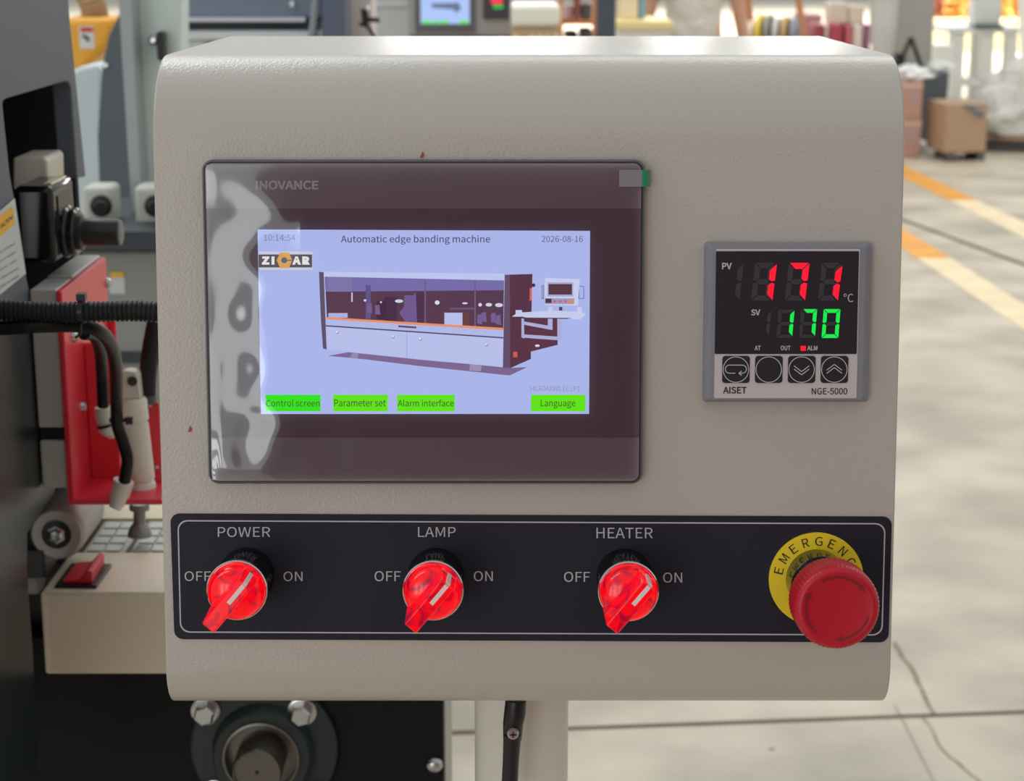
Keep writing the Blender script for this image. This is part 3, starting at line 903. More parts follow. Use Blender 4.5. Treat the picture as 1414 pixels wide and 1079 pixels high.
b = MB(); b.lathe([(0.0185, 0), (0.0185, 0.002), (0.017, 0.0035), (0.017, 0.0075), (0.0155, 0.009)], kc, kax, 40)
b.build('hub_ring', GLOSSBLACK, ind, smooth=True)
b = MB(); b.lathe([(0.013, 0.006), (0.0128, 0.012), (0.0098, 0.0135), (0.0098, 0.037), (0.0092, 0.038)], kc, kax, 40, mod=lambda k, r, h: 1 - 0.03 * ((k // 2) % 2) * (h > 0.0136))
b.build('knob', mat('black_knob', S(40, 39, 40), 0.35), ind, smooth=True, ang=50)
b = MB(); b.lathe([(0.0088, 0.0375), (0.0088, 0.0388), (0.008, 0.0392)], kc, kax, 32)
b.build('knob_cap', mat('grey_cap', S(110, 108, 110), 0.4), ind, smooth=True)

# red bracket carrying the air cylinder, with the aluminium block at its left
XR = -0.302
rt = [Xp(85, 402, XR), Xp(146.5, 356, XR)]
yf = rt[0].y; yb_ = rt[1].y
zl = V(121, 698, yf).z
b = MB()
bx = Xp(121, 698, XR)
b.prism([Vector((XR, yf, rt[0].z)), Vector((XR, yb_, rt[0].z)), Vector((XR, yb_, zl)), Vector((XR, yf, zl))], (-0.004, 0, 0))
xe = V(224, 690, yf).x
ym = yf + 0.052
b.box((XR - 0.004, yf, zl), (xe, ym, zl + 0.004))
b.box((XR, ym, zl), (V(162, 560, ym).x, ym + 0.004, V(150, 474, ym).z))
b.box((XR, yb_ - 0.004, V(150, 474, ym).z - 0.03), (V(160, 430, yb_).x, yb_, V(160, 424, yb_).z))
b.box((V(203, 650, ym - 0.012).x, ym - 0.012, zl), (V(224, 650, ym - 0.012).x, ym - 0.009, V(203, 556, ym - 0.012).z))
red = b.build('red_bracket', REDP, mac, bevel=0.0012)
def pan_head(c, ax, r, parent, name='screw', m=STEEL):
    b = MB()
    b.lathe([(r, -0.0005), (r * 0.98, r * 0.25), (r * 0.75, r * 0.6), (r * 0.4, r * 0.78), (0.0001, r * 0.82)], c, ax, 24)
    return b.build(name, m, parent, smooth=True)
for x, y, r in ((148, 391, 0.0042), (101, 465, 0.0040), (113.5, 562, 0.0042)):
    pan_head(Xp(x, y, XR), (1, 0, 0), r, red)
for x, y in ((206.5, 560), (216, 646)):
    pan_head(V(x, y, ym - 0.012), (0, -1, 0), 0.0018, red)
b = MB()
xb0 = V(40, 404, yf).x
zt2 = rt[0].z + 0.0005
b.box((xb0, yf + 0.002, V(40, 592, yf).z), (XR - 0.0042, yf + 0.045, zt2))
b.box((xb0, yf + 0.049, V(40, 592, yf).z), (XR - 0.0042, yb_, zt2 + 0.001))
b.build('aluminium_block', ALU, mac, bevel=0.001)
b = MB()
b.box((xb0, yf + 0.006, V(40, 610, yf).z), (XR - 0.0042, yb_, V(40, 592, yf).z - 0.0002))
b.build('black_spacer', RUBBER, mac)
b = MB()
b.box((xb0, yf + 0.002, V(40, 676, yf).z), (XR - 0.0042, yb_, V(40, 610, yf).z - 0.0002))
b.build('slide_block', GREYPL, mac, bevel=0.0015)

# air cylinder
yc = yf + 0.030
PEARL = mat('pearl_aluminium', S(226, 220, 208), 0.4, metal=0.1)
ct, cb = V(181, 540, yc), V(197, 691, yc)
ax_ = (ct - cb).normalized(); Lc = (ct - cb).length
b = MB()
k_ = yc / F * 1.14
b.lathe([(17 * k_, 0.001), (18.5 * k_, 0.002), (18.5 * k_, 0.012), (17 * k_, 0.014), (16 * k_, 0.0145), (16 * k_, 0.0155), (18.2 * k_, 0.016), (17.6 * k_, 0.056), (16.2 * k_, 0.0565), (16.2 * k_, 0.0585), (18.4 * k_, 0.059), (18.6 * k_, 0.0725), (16 * k_, 0.075)], cb, ax_, 36)
cyl = b.build('air_cylinder', PEARL, mac, smooth=True)
b = MB()
hw2 = 13 * k_
c2 = cb + ax_ * 0.075
fl = MB()
ux = (Vector((1, 0, 0)) - ax_ * ax_.x).normalized(); uy = ax_.cross(ux)
prof2 = [(-hw2, 0), (hw2, 0)] + [(hw2 * math.cos(R(t)), 0.016 + hw2 * 0.6 * math.sin(R(t))) for t in range(0, 181, 20)]
fl.prism([c2 + ux * a_ + ax_ * h_ - uy * hw2 * 0.8 for a_, h_ in prof2], uy * hw2 * 1.6)
clv = fl.build('clevis_end', PEARL, cyl, bevel=0.0008)
b = MB(); b.lathe([(0.0034, 0), (0.0034, 0.0006)], c2 + ux * 0.003 + ax_ * 0.013 - uy * (hw2 * 0.8 + 0.0004) if (uy.y > 0) else c2 + ux * 0.003 + ax_ * 0.013 + uy * (hw2 * 0.8 + 0.0004), uy if uy.y < 0 else -uy, 20)
b.build('pin_hole', mat('hole_dark', S(60, 58, 54), 0.6), clv)
# push-in fittings
def fitting(pts, rs, collar):
    b = MB(); b.tube(pts, rs, 20)
    f = b.build('air_fitting', PEARL, cyl, smooth=True)
    if collar:
        b = MB(); b.tube(collar, 0.0064, 20); b.build('fitting_ring', RUBBER, f, smooth=True)
    return f
yq = yf + 0.006
fitting([V(143, 562, yq), V(145, 575, yq), V(149, 592, yq + .003), V(154, 599, yq + .012)], [0.0061, 0.0066, 0.0064, 0.004], [V(146, 586, yq), V(147, 589, yq)])
fitting([V(171, 664, yq), V(168, 676, yq), V(164, 690, yq - .003), V(158, 703, yq - .006)], [0.0072, 0.0070, 0.0066, 0.0040], [V(166, 681, yq), V(165.4, 684, yq)])

# pressure roller, track pads and stud behind the box
yr = 1.22
rc = V(79, 737, yr)
rax = Vector((0, 1, 0))
b = MB(); b.lathe([(0.0105, 0.0), (0.0105, -0.002), (0.0172, -0.0025), (0.0192, 0.0), (0.0196, 0.006), (0.0196, 0.062), (0.017, 0.064)], rc, rax, 48)
rol = b.build('pressure_roller', mat('grey_rubber_tyre', S(176, 174, 168), 0.5), mac, smooth=True)
b = MB(); b.lathe([(0.0104, -0.0022), (0.0104, -0.0028), (0.0085, -0.003)], rc, rax, 36); b.build('bearing_seal', BLACK, rol, smooth=True)
b = MB(); b.lathe([(0.0001, -0.0062), (0.0036, -0.006), (0.0050, -0.0044), (0.0068, -0.004), (0.0070, -0.002)], rc, rax, 6); b.build('axle_bolt', STEEL, rol)
zr = V(60, 757, yr).z
b = MB(); b.box((V(20, 760, yr).x, yr - 0.004, zr - 0.022), (V(52, 819, 1.19).x - 0.001, yr + 0.10, zr - 0.0006))
b.build('roller_bar', mat('dark_bar', S(44, 46, 48), 0.4), mac, bevel=0.002)
b = MB(); c_ = V(50, 800, yr + .02); b.lathe([(0.011, -0.02), (0.011, 0.0), (0.006, 0.004)], c_, (1, -0.4, 0.1), 24)
b.build('cable_gland', GREYPL, mac, smooth=True)
PAD = mat('grey_track_pad', S(176, 176, 168), 0.5); PADT = mat('light_track_tile', S(206, 206, 198), 0.5)
zp = V(150, 757, 1.30).z
def pad(px0, px1, ya, yb2):
    xa, xb2 = V(px0, 757, 1.30).x, V(px1, 757, 1.30).x
    b = MB(); b.box((xa, ya, zp - 0.02), (xb2, yb2, zp))
    p = b.build('track_pad', PAD, mac, bevel=0.001)
    t = MB()
    for i in range(2):
        for j in range(4):
            wx = (xb2 - xa - 0.010) / 2; wy = (yb2 - ya - 0.008) / 4
            x = xa + 0.004 + i * (wx + 0.002); y = ya + 0.004 + j * wy
            t.box((x, y, zp + 0.0001), (x + wx, y + wy - 0.004, zp + 0.002))
    t.build('pad_tiles', PADT, p, bevel=0.0006)
ypf = Zp(150, 720, zp).y
pad(118, 176, 1.285, ypf)
pad(182, 240, 1.285, ypf)
b = MB(); b.box((V(120, 722, 1.42).x, ypf + 0.004, zp - 0.03), (V(260, 722, 1.42).x, ypf + 0.09, zp + 0.001))
b.build('work_table_rail', mat('cream_rail', S(226, 214, 180), 0.45), mac)
b = MB(); c_ = V(193, 745, 1.30); b.lathe([(0.009, 0.0025), (0.009, 0.005), (0.007, 0.010), (0.0045, 0.013), (0.0045, 0.022), (0.0075, 0.023), (0.0075, 0.028), (0.003, 0.029)], c_, (0.03, 0.05, 1), 24)
b.build('levelling_stud', mat('zinc', S(140, 142, 142), 0.35, metal=0.6), mac, smooth=True)

# beige switch box with rocker
ztop_ = V(300, 880, YP_).z
ybx = 1.19
t0 = V(52, 819, ybx); b0 = V(65, 932, ybx)
xL = (t0.x + b0.x) / 2
b = MB(); b.box((xL, ybx, b0.z), (V(300, 819, ybx).x, ybx + 0.088, t0.z))
box_ = b.build('switch_box', BEIGE, mac, bevel=0.0025, seg=3, smooth=True)
zt3 = t0.z
rk = [Zp(x, y, zt3) for x, y in ((75.8, 813), (98.5, 782), (154.6, 782.6), (133.5, 813.6))]
b = MB(); b.prism([p + Vector((0, 0, 0.0002)) for p in rk], (0, 0, 0.0022))
fr_ = b.build('rocker_frame', BLACK, box_, bevel=0.0006)
xa = rk[0].x + 0.004; xb3 = (rk[1].x + rk[2].x) / 2; xc = rk[3].x - 0.004
ya = rk[0].y + 0.004; yb4 = rk[1].y - 0.004
xa = (rk[0].x + rk[1].x) / 2 + 0.0045; xc = (rk[2].x + rk[3].x) / 2 - 0.0045; xm = (xa + xc) / 2 + 0.002
zz = zt3 + 0.0024
b = MB(); b.prism([(xa, ya, zz), (xc, ya, zz), (xc + 0.0005, ya, zz + 0.0085), (xc - 0.003, ya, zz + 0.009), (xm, ya, zz + 0.0030), (xa, ya, zz + 0.0018)], (0, yb4 - ya, 0))
b.build('rocker_switch', mat('red_rocker', S(214, 36, 52), 0.35), box_, bevel=0.0006, label='red rocker switch tilted up at the right')

b = MB(); b.box((-0.62, 1.284, ztop_ - 0.05), (xL + 0.06, 1.30, zt3 - 0.012))
b.build('inner_frame', BLACK, mac)
# lower front plate with the flange bearing
b = MB()
xR = V(612, 1000, YP_).x
ztop = V(300, 880, YP_).z
b.box((-0.62, YP_, 0.02), (xR, YP_ + 0.012, ztop))
lp = b.build('lower_plate', mat('black_steel_plate', S(15, 18, 20), 0.6, spec=0.2, bump=(600, .2, .0004)), mac, bevel=0.001)
b = MB(); b.box((xR - 0.10, YP_ + 0.0125, 0.02), (xR + 0.0008, YP_ + 0.155, ztop))
b.build('side_rail', mat('grey_rail', S(150, 150, 144), 0.45), mac)
FG = mat('dark_green_casting', S(32, 44, 41), 0.5)
fc = V(366, 1030, YP_); fax = Vector((0, -1, 0))
kf = 1.30 / F
b = MB()
b.lathe([(106 * kf, 0.0005), (106 * kf, 0.006), (103 * kf, 0.0075), (74 * kf, 0.009), (70 * kf, 0.020), (67 * kf, 0.022), (56 * kf, 0.022), (54 * kf, 0.012)], fc, fax, 64)
fb = b.build('flange_bearing', FG, lp, smooth=True)
b = MB(); b.lathe([(55 * kf, 0.010), (55 * kf, 0.0235), (52 * kf, 0.024), (52 * kf, 0.0125), (38 * kf, 0.0125)], fc, fax, 64)
b.build('bearing_ring', mat('dull_ring', S(120, 116, 108), 0.35, metal=0.7), fb, smooth=True)
b = MB(); b.lathe([(35 * kf, 0.010), (35 * kf, 0.046), (33 * kf, 0.048), (31 * kf, 0.0478), (31 * kf, 0.046), (3 * kf, 0.0458), (0.0001, 0.0435)], fc, fax, 56)
b.build('shaft', mat('oiled_steel', S(110, 104, 96), 0.3, metal=0.8), fb, smooth=True)
for x, y in ((287, 985), (419, 986), (300, 1098), (434, 1100)):
    c_ = V(x + (366 - x) * 0.0, y - 10, YP_)
    b = MB(); b.lathe([(21 * kf, 0.0085), (21 * kf, 0.0105), (18 * kf, 0.011)], c_, fax, 32)
    b.lathe([(15.5 * kf, 0.011), (15.5 * kf, 0.0195), (13 * kf, 0.021)], c_, fax, 6, ref=(1, 0, 0.3))
    b.build('hex_bolt', STEEL, fb)
pan_head(V(599.5, 1056, YP_), fax, 0.0066, lp, 'screw')
b = MB(); b.lathe([(0.0030, 0.0004), (0.0030, 0.0008)], V(536, 984, YP_), fax, 20); b.build('drilled_hole', mat('hole_black', S(8, 8, 8), 0.9), lp)

# ------------------------------------------------------------------ hoses and cables
def smooth_path(pts, n=10):
    P = [pts[0]] + list(pts) + [pts[-1]]
    out = []
    for i in range(1, len(P) - 2):
        for k in range(n):
            t = k / n
            a_, b_, c_, d_ = P[i - 1], P[i], P[i + 1], P[i + 2]
            out.append(0.5 * ((2 * b_) + (c_ - a_) * t + (2 * a_ - 5 * b_ + 4 * c_ - d_) * t * t + (3 * b_ - a_ - 3 * c_ + d_) * t ** 3))
    out.append(P[-2])
    return out
yh_ = 1.02
path = smooth_path([V(-60, 427, yh_), V(0, 428.5, yh_), V(60, 431, yh_), V(120, 431, yh_), V(180, 429.5, yh_), V(214, 431, yh_), V(262, 436, yh_)], 60)
acc = 0; rad = []
for i, p in enumerate(path):
    if i:
        acc += (p - path[i - 1]).length
    rad.append(0.0057 * (1 + 0.085 * (1 if math.sin(2 * math.pi * acc / 0.0027) > -0.1 else -1)))
b = MB(); b.tube(path, rad, 18)
tag(b.build('corrugated_conduit', RUBBER, smooth=True, ang=20), 'thick ribbed black conduit running level in front of the red bracket', 'conduit')
b = MB(); b.tube(smooth_path([V(216, 442, 1.235), V(212, 460, 1.235), V(207, 490, 1.235), V(204, 520, 1.235), V(203, 549, 1.235)], 8), 0.0062, 16)
ho = b.build('rubber_hose', RUBBER, smooth=True)
tag(ho, 'smooth black hose hanging down beside the left edge of the grey console', 'hose')
b = MB(); b.tube([V(203, 545, 1.235), V(203, 556, 1.235)], 0.0068, 18); b.build('hose_end', mat('grey_ferrule', S(80, 82, 86), 0.4), ho, smooth=True)
b = MB(); b.tube(smooth_path([V(-60, 452, yh_), V(0, 453.5, yh_), V(60, 450, yh_), V(110, 450, yh_ + .01), V(135, 456, yh_ + .02), V(152, 474, yh_ + .05), V(160, 505, yh_ + .09), V(161, 550, yh_ + .13), V(162, 585, yh_ + .145), V(170, 610, yh_ + .15), V(176, 635, yh_ + .152), V(172, 664, yh_ + .158)], 8), [0.0042] * 89, 14)
tag(b.build('air_tube', mat('black_air_tube', S(20, 20, 22), 0.4, spec=0.25), smooth=True), 'longer thin black air tube curving down to the lower cylinder fitting', 'air tube')
b = MB(); b.tube(smooth_path([V(116, 461, yh_ + .075), V(130, 464, yh_ + .095), V(138, 485, yh_ + .125), V(141, 520, yh_ + .15), V(142.5, 560, yh_ + .160)], 8), 0.0040, 14)
tag(b.build('air_tube', MATS['black_air_tube'], smooth=True), 'shorter thin black air tube ending in the upper cylinder fitting', 'air tube')
b = MB()
pc_ = V(113, 430, yh_)
b.lathe([(0.0064, -0.0016), (0.0069, -0.0016), (0.0069, 0.0016), (0.0064, 0.0016)], pc_, (1, 0, 0), 24)
b.box(pc_ + Vector((-0.0022, -0.003, 0.0064)), pc_ + Vector((0.0030, 0.003, 0.0106)))
b.tube([pc_ + Vector((-0.001, 0.0, -0.0068)), pc_ + Vector((-0.001, -0.003, -0.013)), pc_ + Vector((-0.004, -0.002, -0.015))], 0.0009, 8)
tag(b.build('cable_tie', BLACK, bevel=0.0004), 'black cable tie strapped around the ribbed conduit', 'cable tie')
b = MB()
pt = V(162, 580, yh_ + .145)
b.lathe([(0.0048, -0.0012), (0.0054, -0.0012), (0.0054, 0.0012), (0.0048, 0.0012)], pt, (0, 0, 1), 20)
b.box(pt + Vector((0.0055, -0.002, -0.0028)), pt + Vector((0.0105, 0.002, 0.0022)))
tag(b.build('cable_tie', BLACK, bevel=0.0004), 'black cable tie on the long air tube beside the cylinder', 'cable tie')

# ------------------------------------------------------------------ behind: the second machine at the left
def fbox(b, x0, x1, ytop, y, dep, zbot=0.0, mi=0):    # block facing the camera, standing on zbot
    p, q = V(x0, ytop, y), V(x1, ytop, y)
    return b.box((p.x, y, zbot), (q.x, y + dep, p.z), mi)
def pbox(b, x0, y0, x1, y1, y, dep, mi=0):            # block seen between two rows
    p, q = V(x0, y0, y), V(x1, y1, y)
    return b.box((p.x, y, q.z), (q.x, y + dep, p.z), mi)
SLATE = mat('slate_panel', S(122, 134, 150), 0.5)
LGREEN = mat('pale_green_grey_panel', S(226, 241, 233), 0.5)
LGREY = mat('pale_grey_panel', S(228, 234, 236), 0.5)
CAB = mat('grey_green_cabinet', S(148, 150, 144), 0.5)
m2 = thing('edge_banding_machine', 'pale green and grey machine behind the black indicator, left of the console', 'machine', (-0.6, 2.4, 0))
Y2 = 2.30
b = MB(); b.prism([V(176, -60, Y2), V(250, -60, Y2), V(250, 350, Y2), V(196, 350, Y2), V(183, 100, Y2)], (0, 0.06, 0))
b.build('front_panel', LGREEN, m2, bevel=0.004)
b = MB(); b.prism([V(160, -60, Y2 - .05), V(178, -60, Y2 - .05), V(198, 345, Y2 - .05), V(185, 345, Y2 - .05)], (0, 0.05, 0))
b.build('upright', mat('grey_upright', S(172, 178, 178), 0.5), m2)
b = MB(); pbox(b, 215, 44, 226, 84, Y2 - .03, 0.028); b.build('handle', BLACK, m2, bevel=0.003)
b = MB(); b.lathe([(0.006, 0), (0.006, 0.006), (0.003, 0.009)], V(213, 55, Y2), (0, -1, 0), 20); b.build('button', STEEL, m2, smooth=True)
yd = 2.55
dk = [V(x, y, yd) for x, y in ((178, -50), (168, 12), (150, 48), (143, 80), (139, 110), (134, 190), (140, 345), (200, 345), (200, -50))]
b = MB(); b.prism(dk, (0, 0.08, 0)); cov = b.build('black_cover', mat('dark_curved_cover', S(78, 88, 96), 0.4), m2, bevel=0.004)
b = MB(); b.lathe([(0.004, 0), (0.004, 0.004), (0.002, 0.005)], V(147, 90, yd), (0, -1, 0), 16); b.build('screw', STEEL, cov)
b = MB(); b.prism([V(x, y, 2.72) for x, y in ((96, 100), (112, 92), (134, 88), (140, 96), (142, 345), (108, 345))], (0, 0.10, 0))
b.build('side_post', mat('pale_blue_grey', S(214, 226, 230), 0.5), m2, bevel=0.006)
ym_ = 2.95
b = MB(); b.prism([V(x, y, ym_) for x, y in ((84, 24), (162, 24), (160, 40), (148, 66), (126, 86), (112, 106), (84, 110))], (0, 0.12, 0))
hood = b.build('motor_hood', mat('orange_yellow_paint', S(246, 176, 50), 0.45), m2, bevel=0.012, seg=3, smooth=True)
b = MB(); pbox(b, 108.5, 36, 130.5, 67, ym_ - .0012, 0.001); hs = b.build('warning_sticker', WHITE, hood)
b = MB(); pbox(b, 111, 38, 128, 44, ym_ - .0022, 0.001); b.build('sticker_header', mat('sticker_red', S(206, 50, 60), 0.5), hs)
b = MB(); b.tube([V(114, 49, ym_ - .002), V(120, 52, ym_ - .002)], 0.0022, 8); b.tube([V(120, 52, ym_ - .002), V(122, 56, ym_ - .002)], 0.0028, 8); b.build('sticker_symbol', BLKINK, hs)
pts = smooth_path([V(96, -40, 3.02), V(112, -22, 3.0), V(124, -4, 2.99), V(130, 14, 3.0), V(132, 30, 3.02)], 12)
b = MB(); b.tube(pts, [0.020 * (1 + 0.10 * (1 if i % 3 else -1)) for i in range(len(pts))], 20)
b.build('bellows_duct', mat('tan_bellows', S(196, 164, 126), 0.6), m2, smooth=True, ang=20)
for (x0, x1) in ((113, 158), (184, 236)):
    b = MB(); pbox(b, x0, 258, x1, 322, 2.18, 0.05); kb = b.build('cream_gauge_block', mat('cream_plastic_rear', S(196, 196, 186), 0.5), m2, bevel=0.006, seg=3, smooth=True)
    b = MB(); b.lathe([(0.013, 0), (0.013, 0.006), (0.008, 0.008), (0.008, 0.03)], V((x0 + x1) / 2 + 4, 284, 2.18), (0.2, -1, 0), 20); b.build('gauge_knob', BLACK, kb, smooth=True)
b = MB(); pbox(b, 96, 320, 330, 346, 2.10, 0.30); b.build('dark_ledge', mat('dark_ledge_steel', S(52, 58, 64), 0.5), m2)
b = MB(); p = V(96, 346, 2.12); q_ = V(330, 346, 2.12); b.box((p.x, 2.12, 0.0), (q_.x, 2.5, p.z - .001)); cab = b.build('cabinet', CAB, m2, bevel=0.004)
b = MB(); pbox(b, 150, 383, 173, 406, 2.1185, 0.001); cs = b.build('cabinet_sticker', mat('sticker_white', S(205, 210, 212), 0.5), cab)
b = MB(); pbox(b, 152, 376, 171, 383.5, 2.1182, 0.001); b.build('sticker_header', mat('sticker_yellow', S(244, 186, 40), 0.5), cs)
b = MB(); pbox(b, 96, 486, 330, 502, 2.117, 0.0025); b.build('shadow_gap', mat('dark_ledge_steel', S(52, 58, 64), 0.5), cab)

# hood of the same row further back, above the console
m3 = thing('edge_banding_machine', 'slate blue machine hood with bright rails just above the console, left of the far screen', 'machine', (-0.5, 3.4, 0))
Y3 = 3.1
b = MB(); pbox(b, 196, -60, 450, 26, Y3, 0.45); hd = b.build('hood', SLATE, m3, bevel=0.006)
b = MB(); b.lathe([(0.0055, 0), (0.0055, 0.006), (0.003, 0.008)], V(404, 6, Y3), (0, -1, 0), 16); b.build('hood_bolt', STEEL, hd, smooth=True)
b = MB(); pbox(b, 196, 24.5, 421, 30, Y3 - .02, 0.025); b.build('guide_rail', mat('bright_rail', S(214, 220, 226), 0.35), m3)
b = MB(); pbox(b, 196, 30, 440, 42, Y3 + .03, 0.3); b.build('dark_slot', mat('dark_slate', S(84, 94, 110), 0.5), m3)
b = MB(); pbox(b, 190, 42, 432, 56, Y3 - .01, 0.3); b.build('lower_rail', LGREY, m3, bevel=0.006, seg=3)
b = MB(); p = V(190, 56, Y3); q_ = V(432, 56, Y3); b.box((p.x, Y3, 0), (q_.x, Y3 + .4, p.z - .001)); lc = b.build('lower_panel', mat('pale_blue_panel', S(226, 236, 242), 0.5), m3)
b = MB(); pbox(b, 285, 58.5, 300, 63, Y3 - .004, 0.003); b.build('red_mark', mat('red_mark', S(206, 60, 66), 0.5), lc)
b = MB(); b.tube(smooth_path([V(436, -10, Y3 - .02), V(434, 14, Y3 - .02), V(432, 36, Y3 - .02), V(428, 70, Y3 - .02)], 6), 0.006, 12); b.build('grey_hose', mat('grey_hose', S(150, 158, 166), 0.5), m3, smooth=True)
b = MB(); fbox(b, 442, 475, -60, Y3 - .02, 0.10); b.build('pillar', mat('blue_black_pillar', S(100, 110, 130), 0.5), m3, bevel=0.003)
b = MB(); fbox(b, 475.5, 512, -60, Y3 + .1, 0.10); b.build('pale_side_panel', mat('pinkish_white_panel', S(240, 228, 224), 0.5), m3)
m3b = thing('cable_clamp', 'black clamp and hanging cable beside the far console', 'cable clamp', V(512, 30, Y3))
b = MB(); b.tube([V(503, 12, Y3), V(505, 34, Y3)], 0.006, 12); b.tube([V(504, 26, Y3), V(524, 28, Y3)], 0.004, 12); b.build('clamp', BLACK, m3b, smooth=True)
b = MB(); b.tube(smooth_path([V(496, 33, Y3), V(506, 36, Y3), V(514, 46, Y3), V(519, 62, Y3), V(520, 90, Y3)], 6), 0.003, 10); b.build('cable', RUBBER, m3b, smooth=True)
b = MB(); b.lathe([(0.005, 0), (0.005, 0.006), (0.003, 0.009)], V(508, 12, Y3 - .004), (0, -1, 0), 16); b.build('silver_knob', STEEL, m3b, smooth=True)

# far console with its own lit screen
Y5 = 5.05
cp = thing('control_panel', 'far grey console with a small lit screen, behind the top of the near console', 'control panel', (V(610, 20, Y5).x, Y5, 0))
b = MB(); pbox(b, 512, -110, 566, 90, Y5 + .12, 0.2); b.build('cabinet_side', mat('pale_console_side', S(190, 192, 192), 0.5), cp)
b = MB(); pbox(b, 512, 5.5, 562, 7.5, Y5 + .115, 0.004); b.build('light_trim', WHITE, cp)
b = MB(); pbox(b, 564, -110, 706, 84, Y5, 0.2); fe = b.build('enclosure', mat('grey_console_paint', S(158, 156, 150), 0.45), cp, bevel=0.01, seg=3)
b = MB(); fbox(b, 628, 646, 84, Y5 + .06, 0.03); b.build('post', POSTM, cp)
b = MB(); pbox(b, 572, -40, 656, 44, Y5 - .006, 0.007); ts = b.build('touch_screen', mat('far_bezel', S(100, 98, 100), 0.4), cp, bevel=0.002)
scr = MB(); pbox(scr, 580.5, -16, 648.5, 33, Y5 - .0078, 0.0012); scr.build('display', glow('far_screen_blue', S(176, 200, 250)), ts)
q = MB()
for x0, x1 in ((583, 594), (596, 606), (608, 619), (635, 647)):
    pbox(q, x0, 28.5, x1, 32.5, Y5 - .0095, 0.001)
q.build('screen_buttons', GREEN, ts)
q = MB(); q.prism([V(x, y, Y5 - .0095) for x, y in ((594, 5), (625, 4), (633, 3), (637, 12), (630, 18), (625, 13), (598, 11))], (0, .001, 0)); q.build('machine_drawing', C(110, 120, 150), ts)
b = MB(); pbox(b, 667, -16, 703, 26, Y5 - .006, 0.007); tc_ = b.build('temperature_controller', mat('far_dark_window', S(70, 66, 70), 0.4), cp)
b = MB(); pbox(b, 678, -8, 694, 5.5, Y5 - .0078, 0.0012); b.build('lit_digit', glow('far_red', S(255, 70, 90)), tc_)
b = MB(); pbox(b, 681, 7, 695, 12, Y5 - .0078, 0.0012); b.build('lit_digit', glow('far_green', S(60, 190, 90)), tc_)
b = MB(); pbox(b, 566, 49, 704, 78, Y5 - .003, 0.004); ls = b.build('label_strip', mat('far_label', S(70, 72, 88), 0.45), cp)
for x, r in ((655, 4.5), (692, 6.5)):
    b = MB(); b.lathe([(r * Y5 / F, 0), (r * Y5 / F, 0.02), (r * 0.7 * Y5 / F, 0.026)], V(x, 56, Y5 - .003), (0, -1, 0), 20); b.build('red_knob', mat('far_red_knob', S(230, 60, 60), 0.4), ls, smooth=True)

# ------------------------------------------------------------------ behind: middle of the hall
Y6 = 6.6
lm = thing('covered_machine', 'cream machine cover glaring white in the daylight, right of the far console', 'machine', (V(740, 30, Y6).x, Y6, 0))  # bright machine cover with buttons below, no lamp in it
b = MB(); pbox(b, 704, 6, 774, 37, Y6, 0.25); b.build('cover', mat('gloss_cream', S(244, 240, 226), 0.3, emit=None), lm, bevel=0.02, seg=4, smooth=True)
b = MB(); p = V(706, 38, Y6 + .02); q_ = V(773, 38, Y6 + .02); b.box((p.x, Y6 + .02, 0), (q_.x, Y6 + .3, p.z)); bo = b.build('body', mat('tan_body', S(196, 166, 130), 0.5), lm)
for x in (713, 734, 745, 756, 768):
    b = MB(); b.lathe([(4.0 * Y6 / F, 0), (4.0 * Y6 / F, 0.01), (2.4 * Y6 / F, 0.012)], V(x, 51, Y6 + .02), (0, -1, 0), 18); b.build('round_button', mat('pale_button', S(228, 210, 190), 0.5), bo, smooth=True)
Y7 = 7.2
sh = thing('shelf_rack', 'orange steel rack holding dark parts, right of the glaring cream cover', 'shelf', (V(800, 30, Y7).x, Y7 + .2, 0))
ORG_ = mat('orange_rack_paint', S(226, 150, 92), 0.5)
for x in (775.5, 823):
    b = MB(); fbox(b, x - 3, x + 3, -120, Y7, 0.03); b.build('upright', ORG_, sh)
for y in (28, 62, -20):
    b = MB(); pbox(b, 770, y, 828, y + 6, Y7 + .031, 0.5); b.build('shelf_board', ORG_, sh)
for i, (x0, x1, y0, col, lab_, nm) in enumerate(((779, 791, 8, (226, 200, 214), 'pinkish white box on the orange rack, upper board', 'box'), (793, 802, -4, (176, 120, 112), 'small reddish part on the orange rack, upper board', 'machine_part'), (804, 818, 6, (96, 98, 110), 'dark grey part at the right on the upper board of the orange rack', 'machine_part'), (780, 798, 44, (74, 80, 100), 'blue-black block at the left on the lower board of the orange rack', 'machine_part'), (801, 818, 40, (104, 112, 128), 'grey-blue block at the right on the lower board of the orange rack', 'machine_part'))):
    zb_ = V(700, 28 if y0 < 28 else 62, Y7 + .031).z
    b = MB(); fbox(b, x0, x1, y0, Y7 + .1, 0.2, zb_); pr = b.build(nm, mat('part_%d' % i, S(*col), 0.5), bevel=0.01, seg=2); tag(pr, lab_, nm.replace('_', ' '), None)
b = MB(); fbox(b, 826, 852, -80, 7.0, 0.12)
tag(b.build('machine_column', mat('dark_blue_column', S(78, 84, 98), 0.5), bevel=0.004), 'dark blue-grey column right of the orange rack', 'column')
Y8 = 8.4
tb = thing('work_table', 'white bench with pale yellow top, beside the person', 'table', (V(886, 40, Y8).x, Y8 + .3, 0))
b = MB(); p = V(850, 29, Y8); q_ = V(930, 29, Y8); b.box((p.x, Y8, p.z - 0.035), (q_.x, Y8 + .6, p.z)); b.build('top', mat('yellow_top', S(244, 226, 160), 0.45), tb, bevel=0.004)
b = MB(); b.box((p.x + .01, Y8 + .03, 0), (q_.x - .01, Y8 + .57, p.z - 0.036)); b.build('cabinet', mat('white_bench', S(236, 236, 232), 0.5), tb)
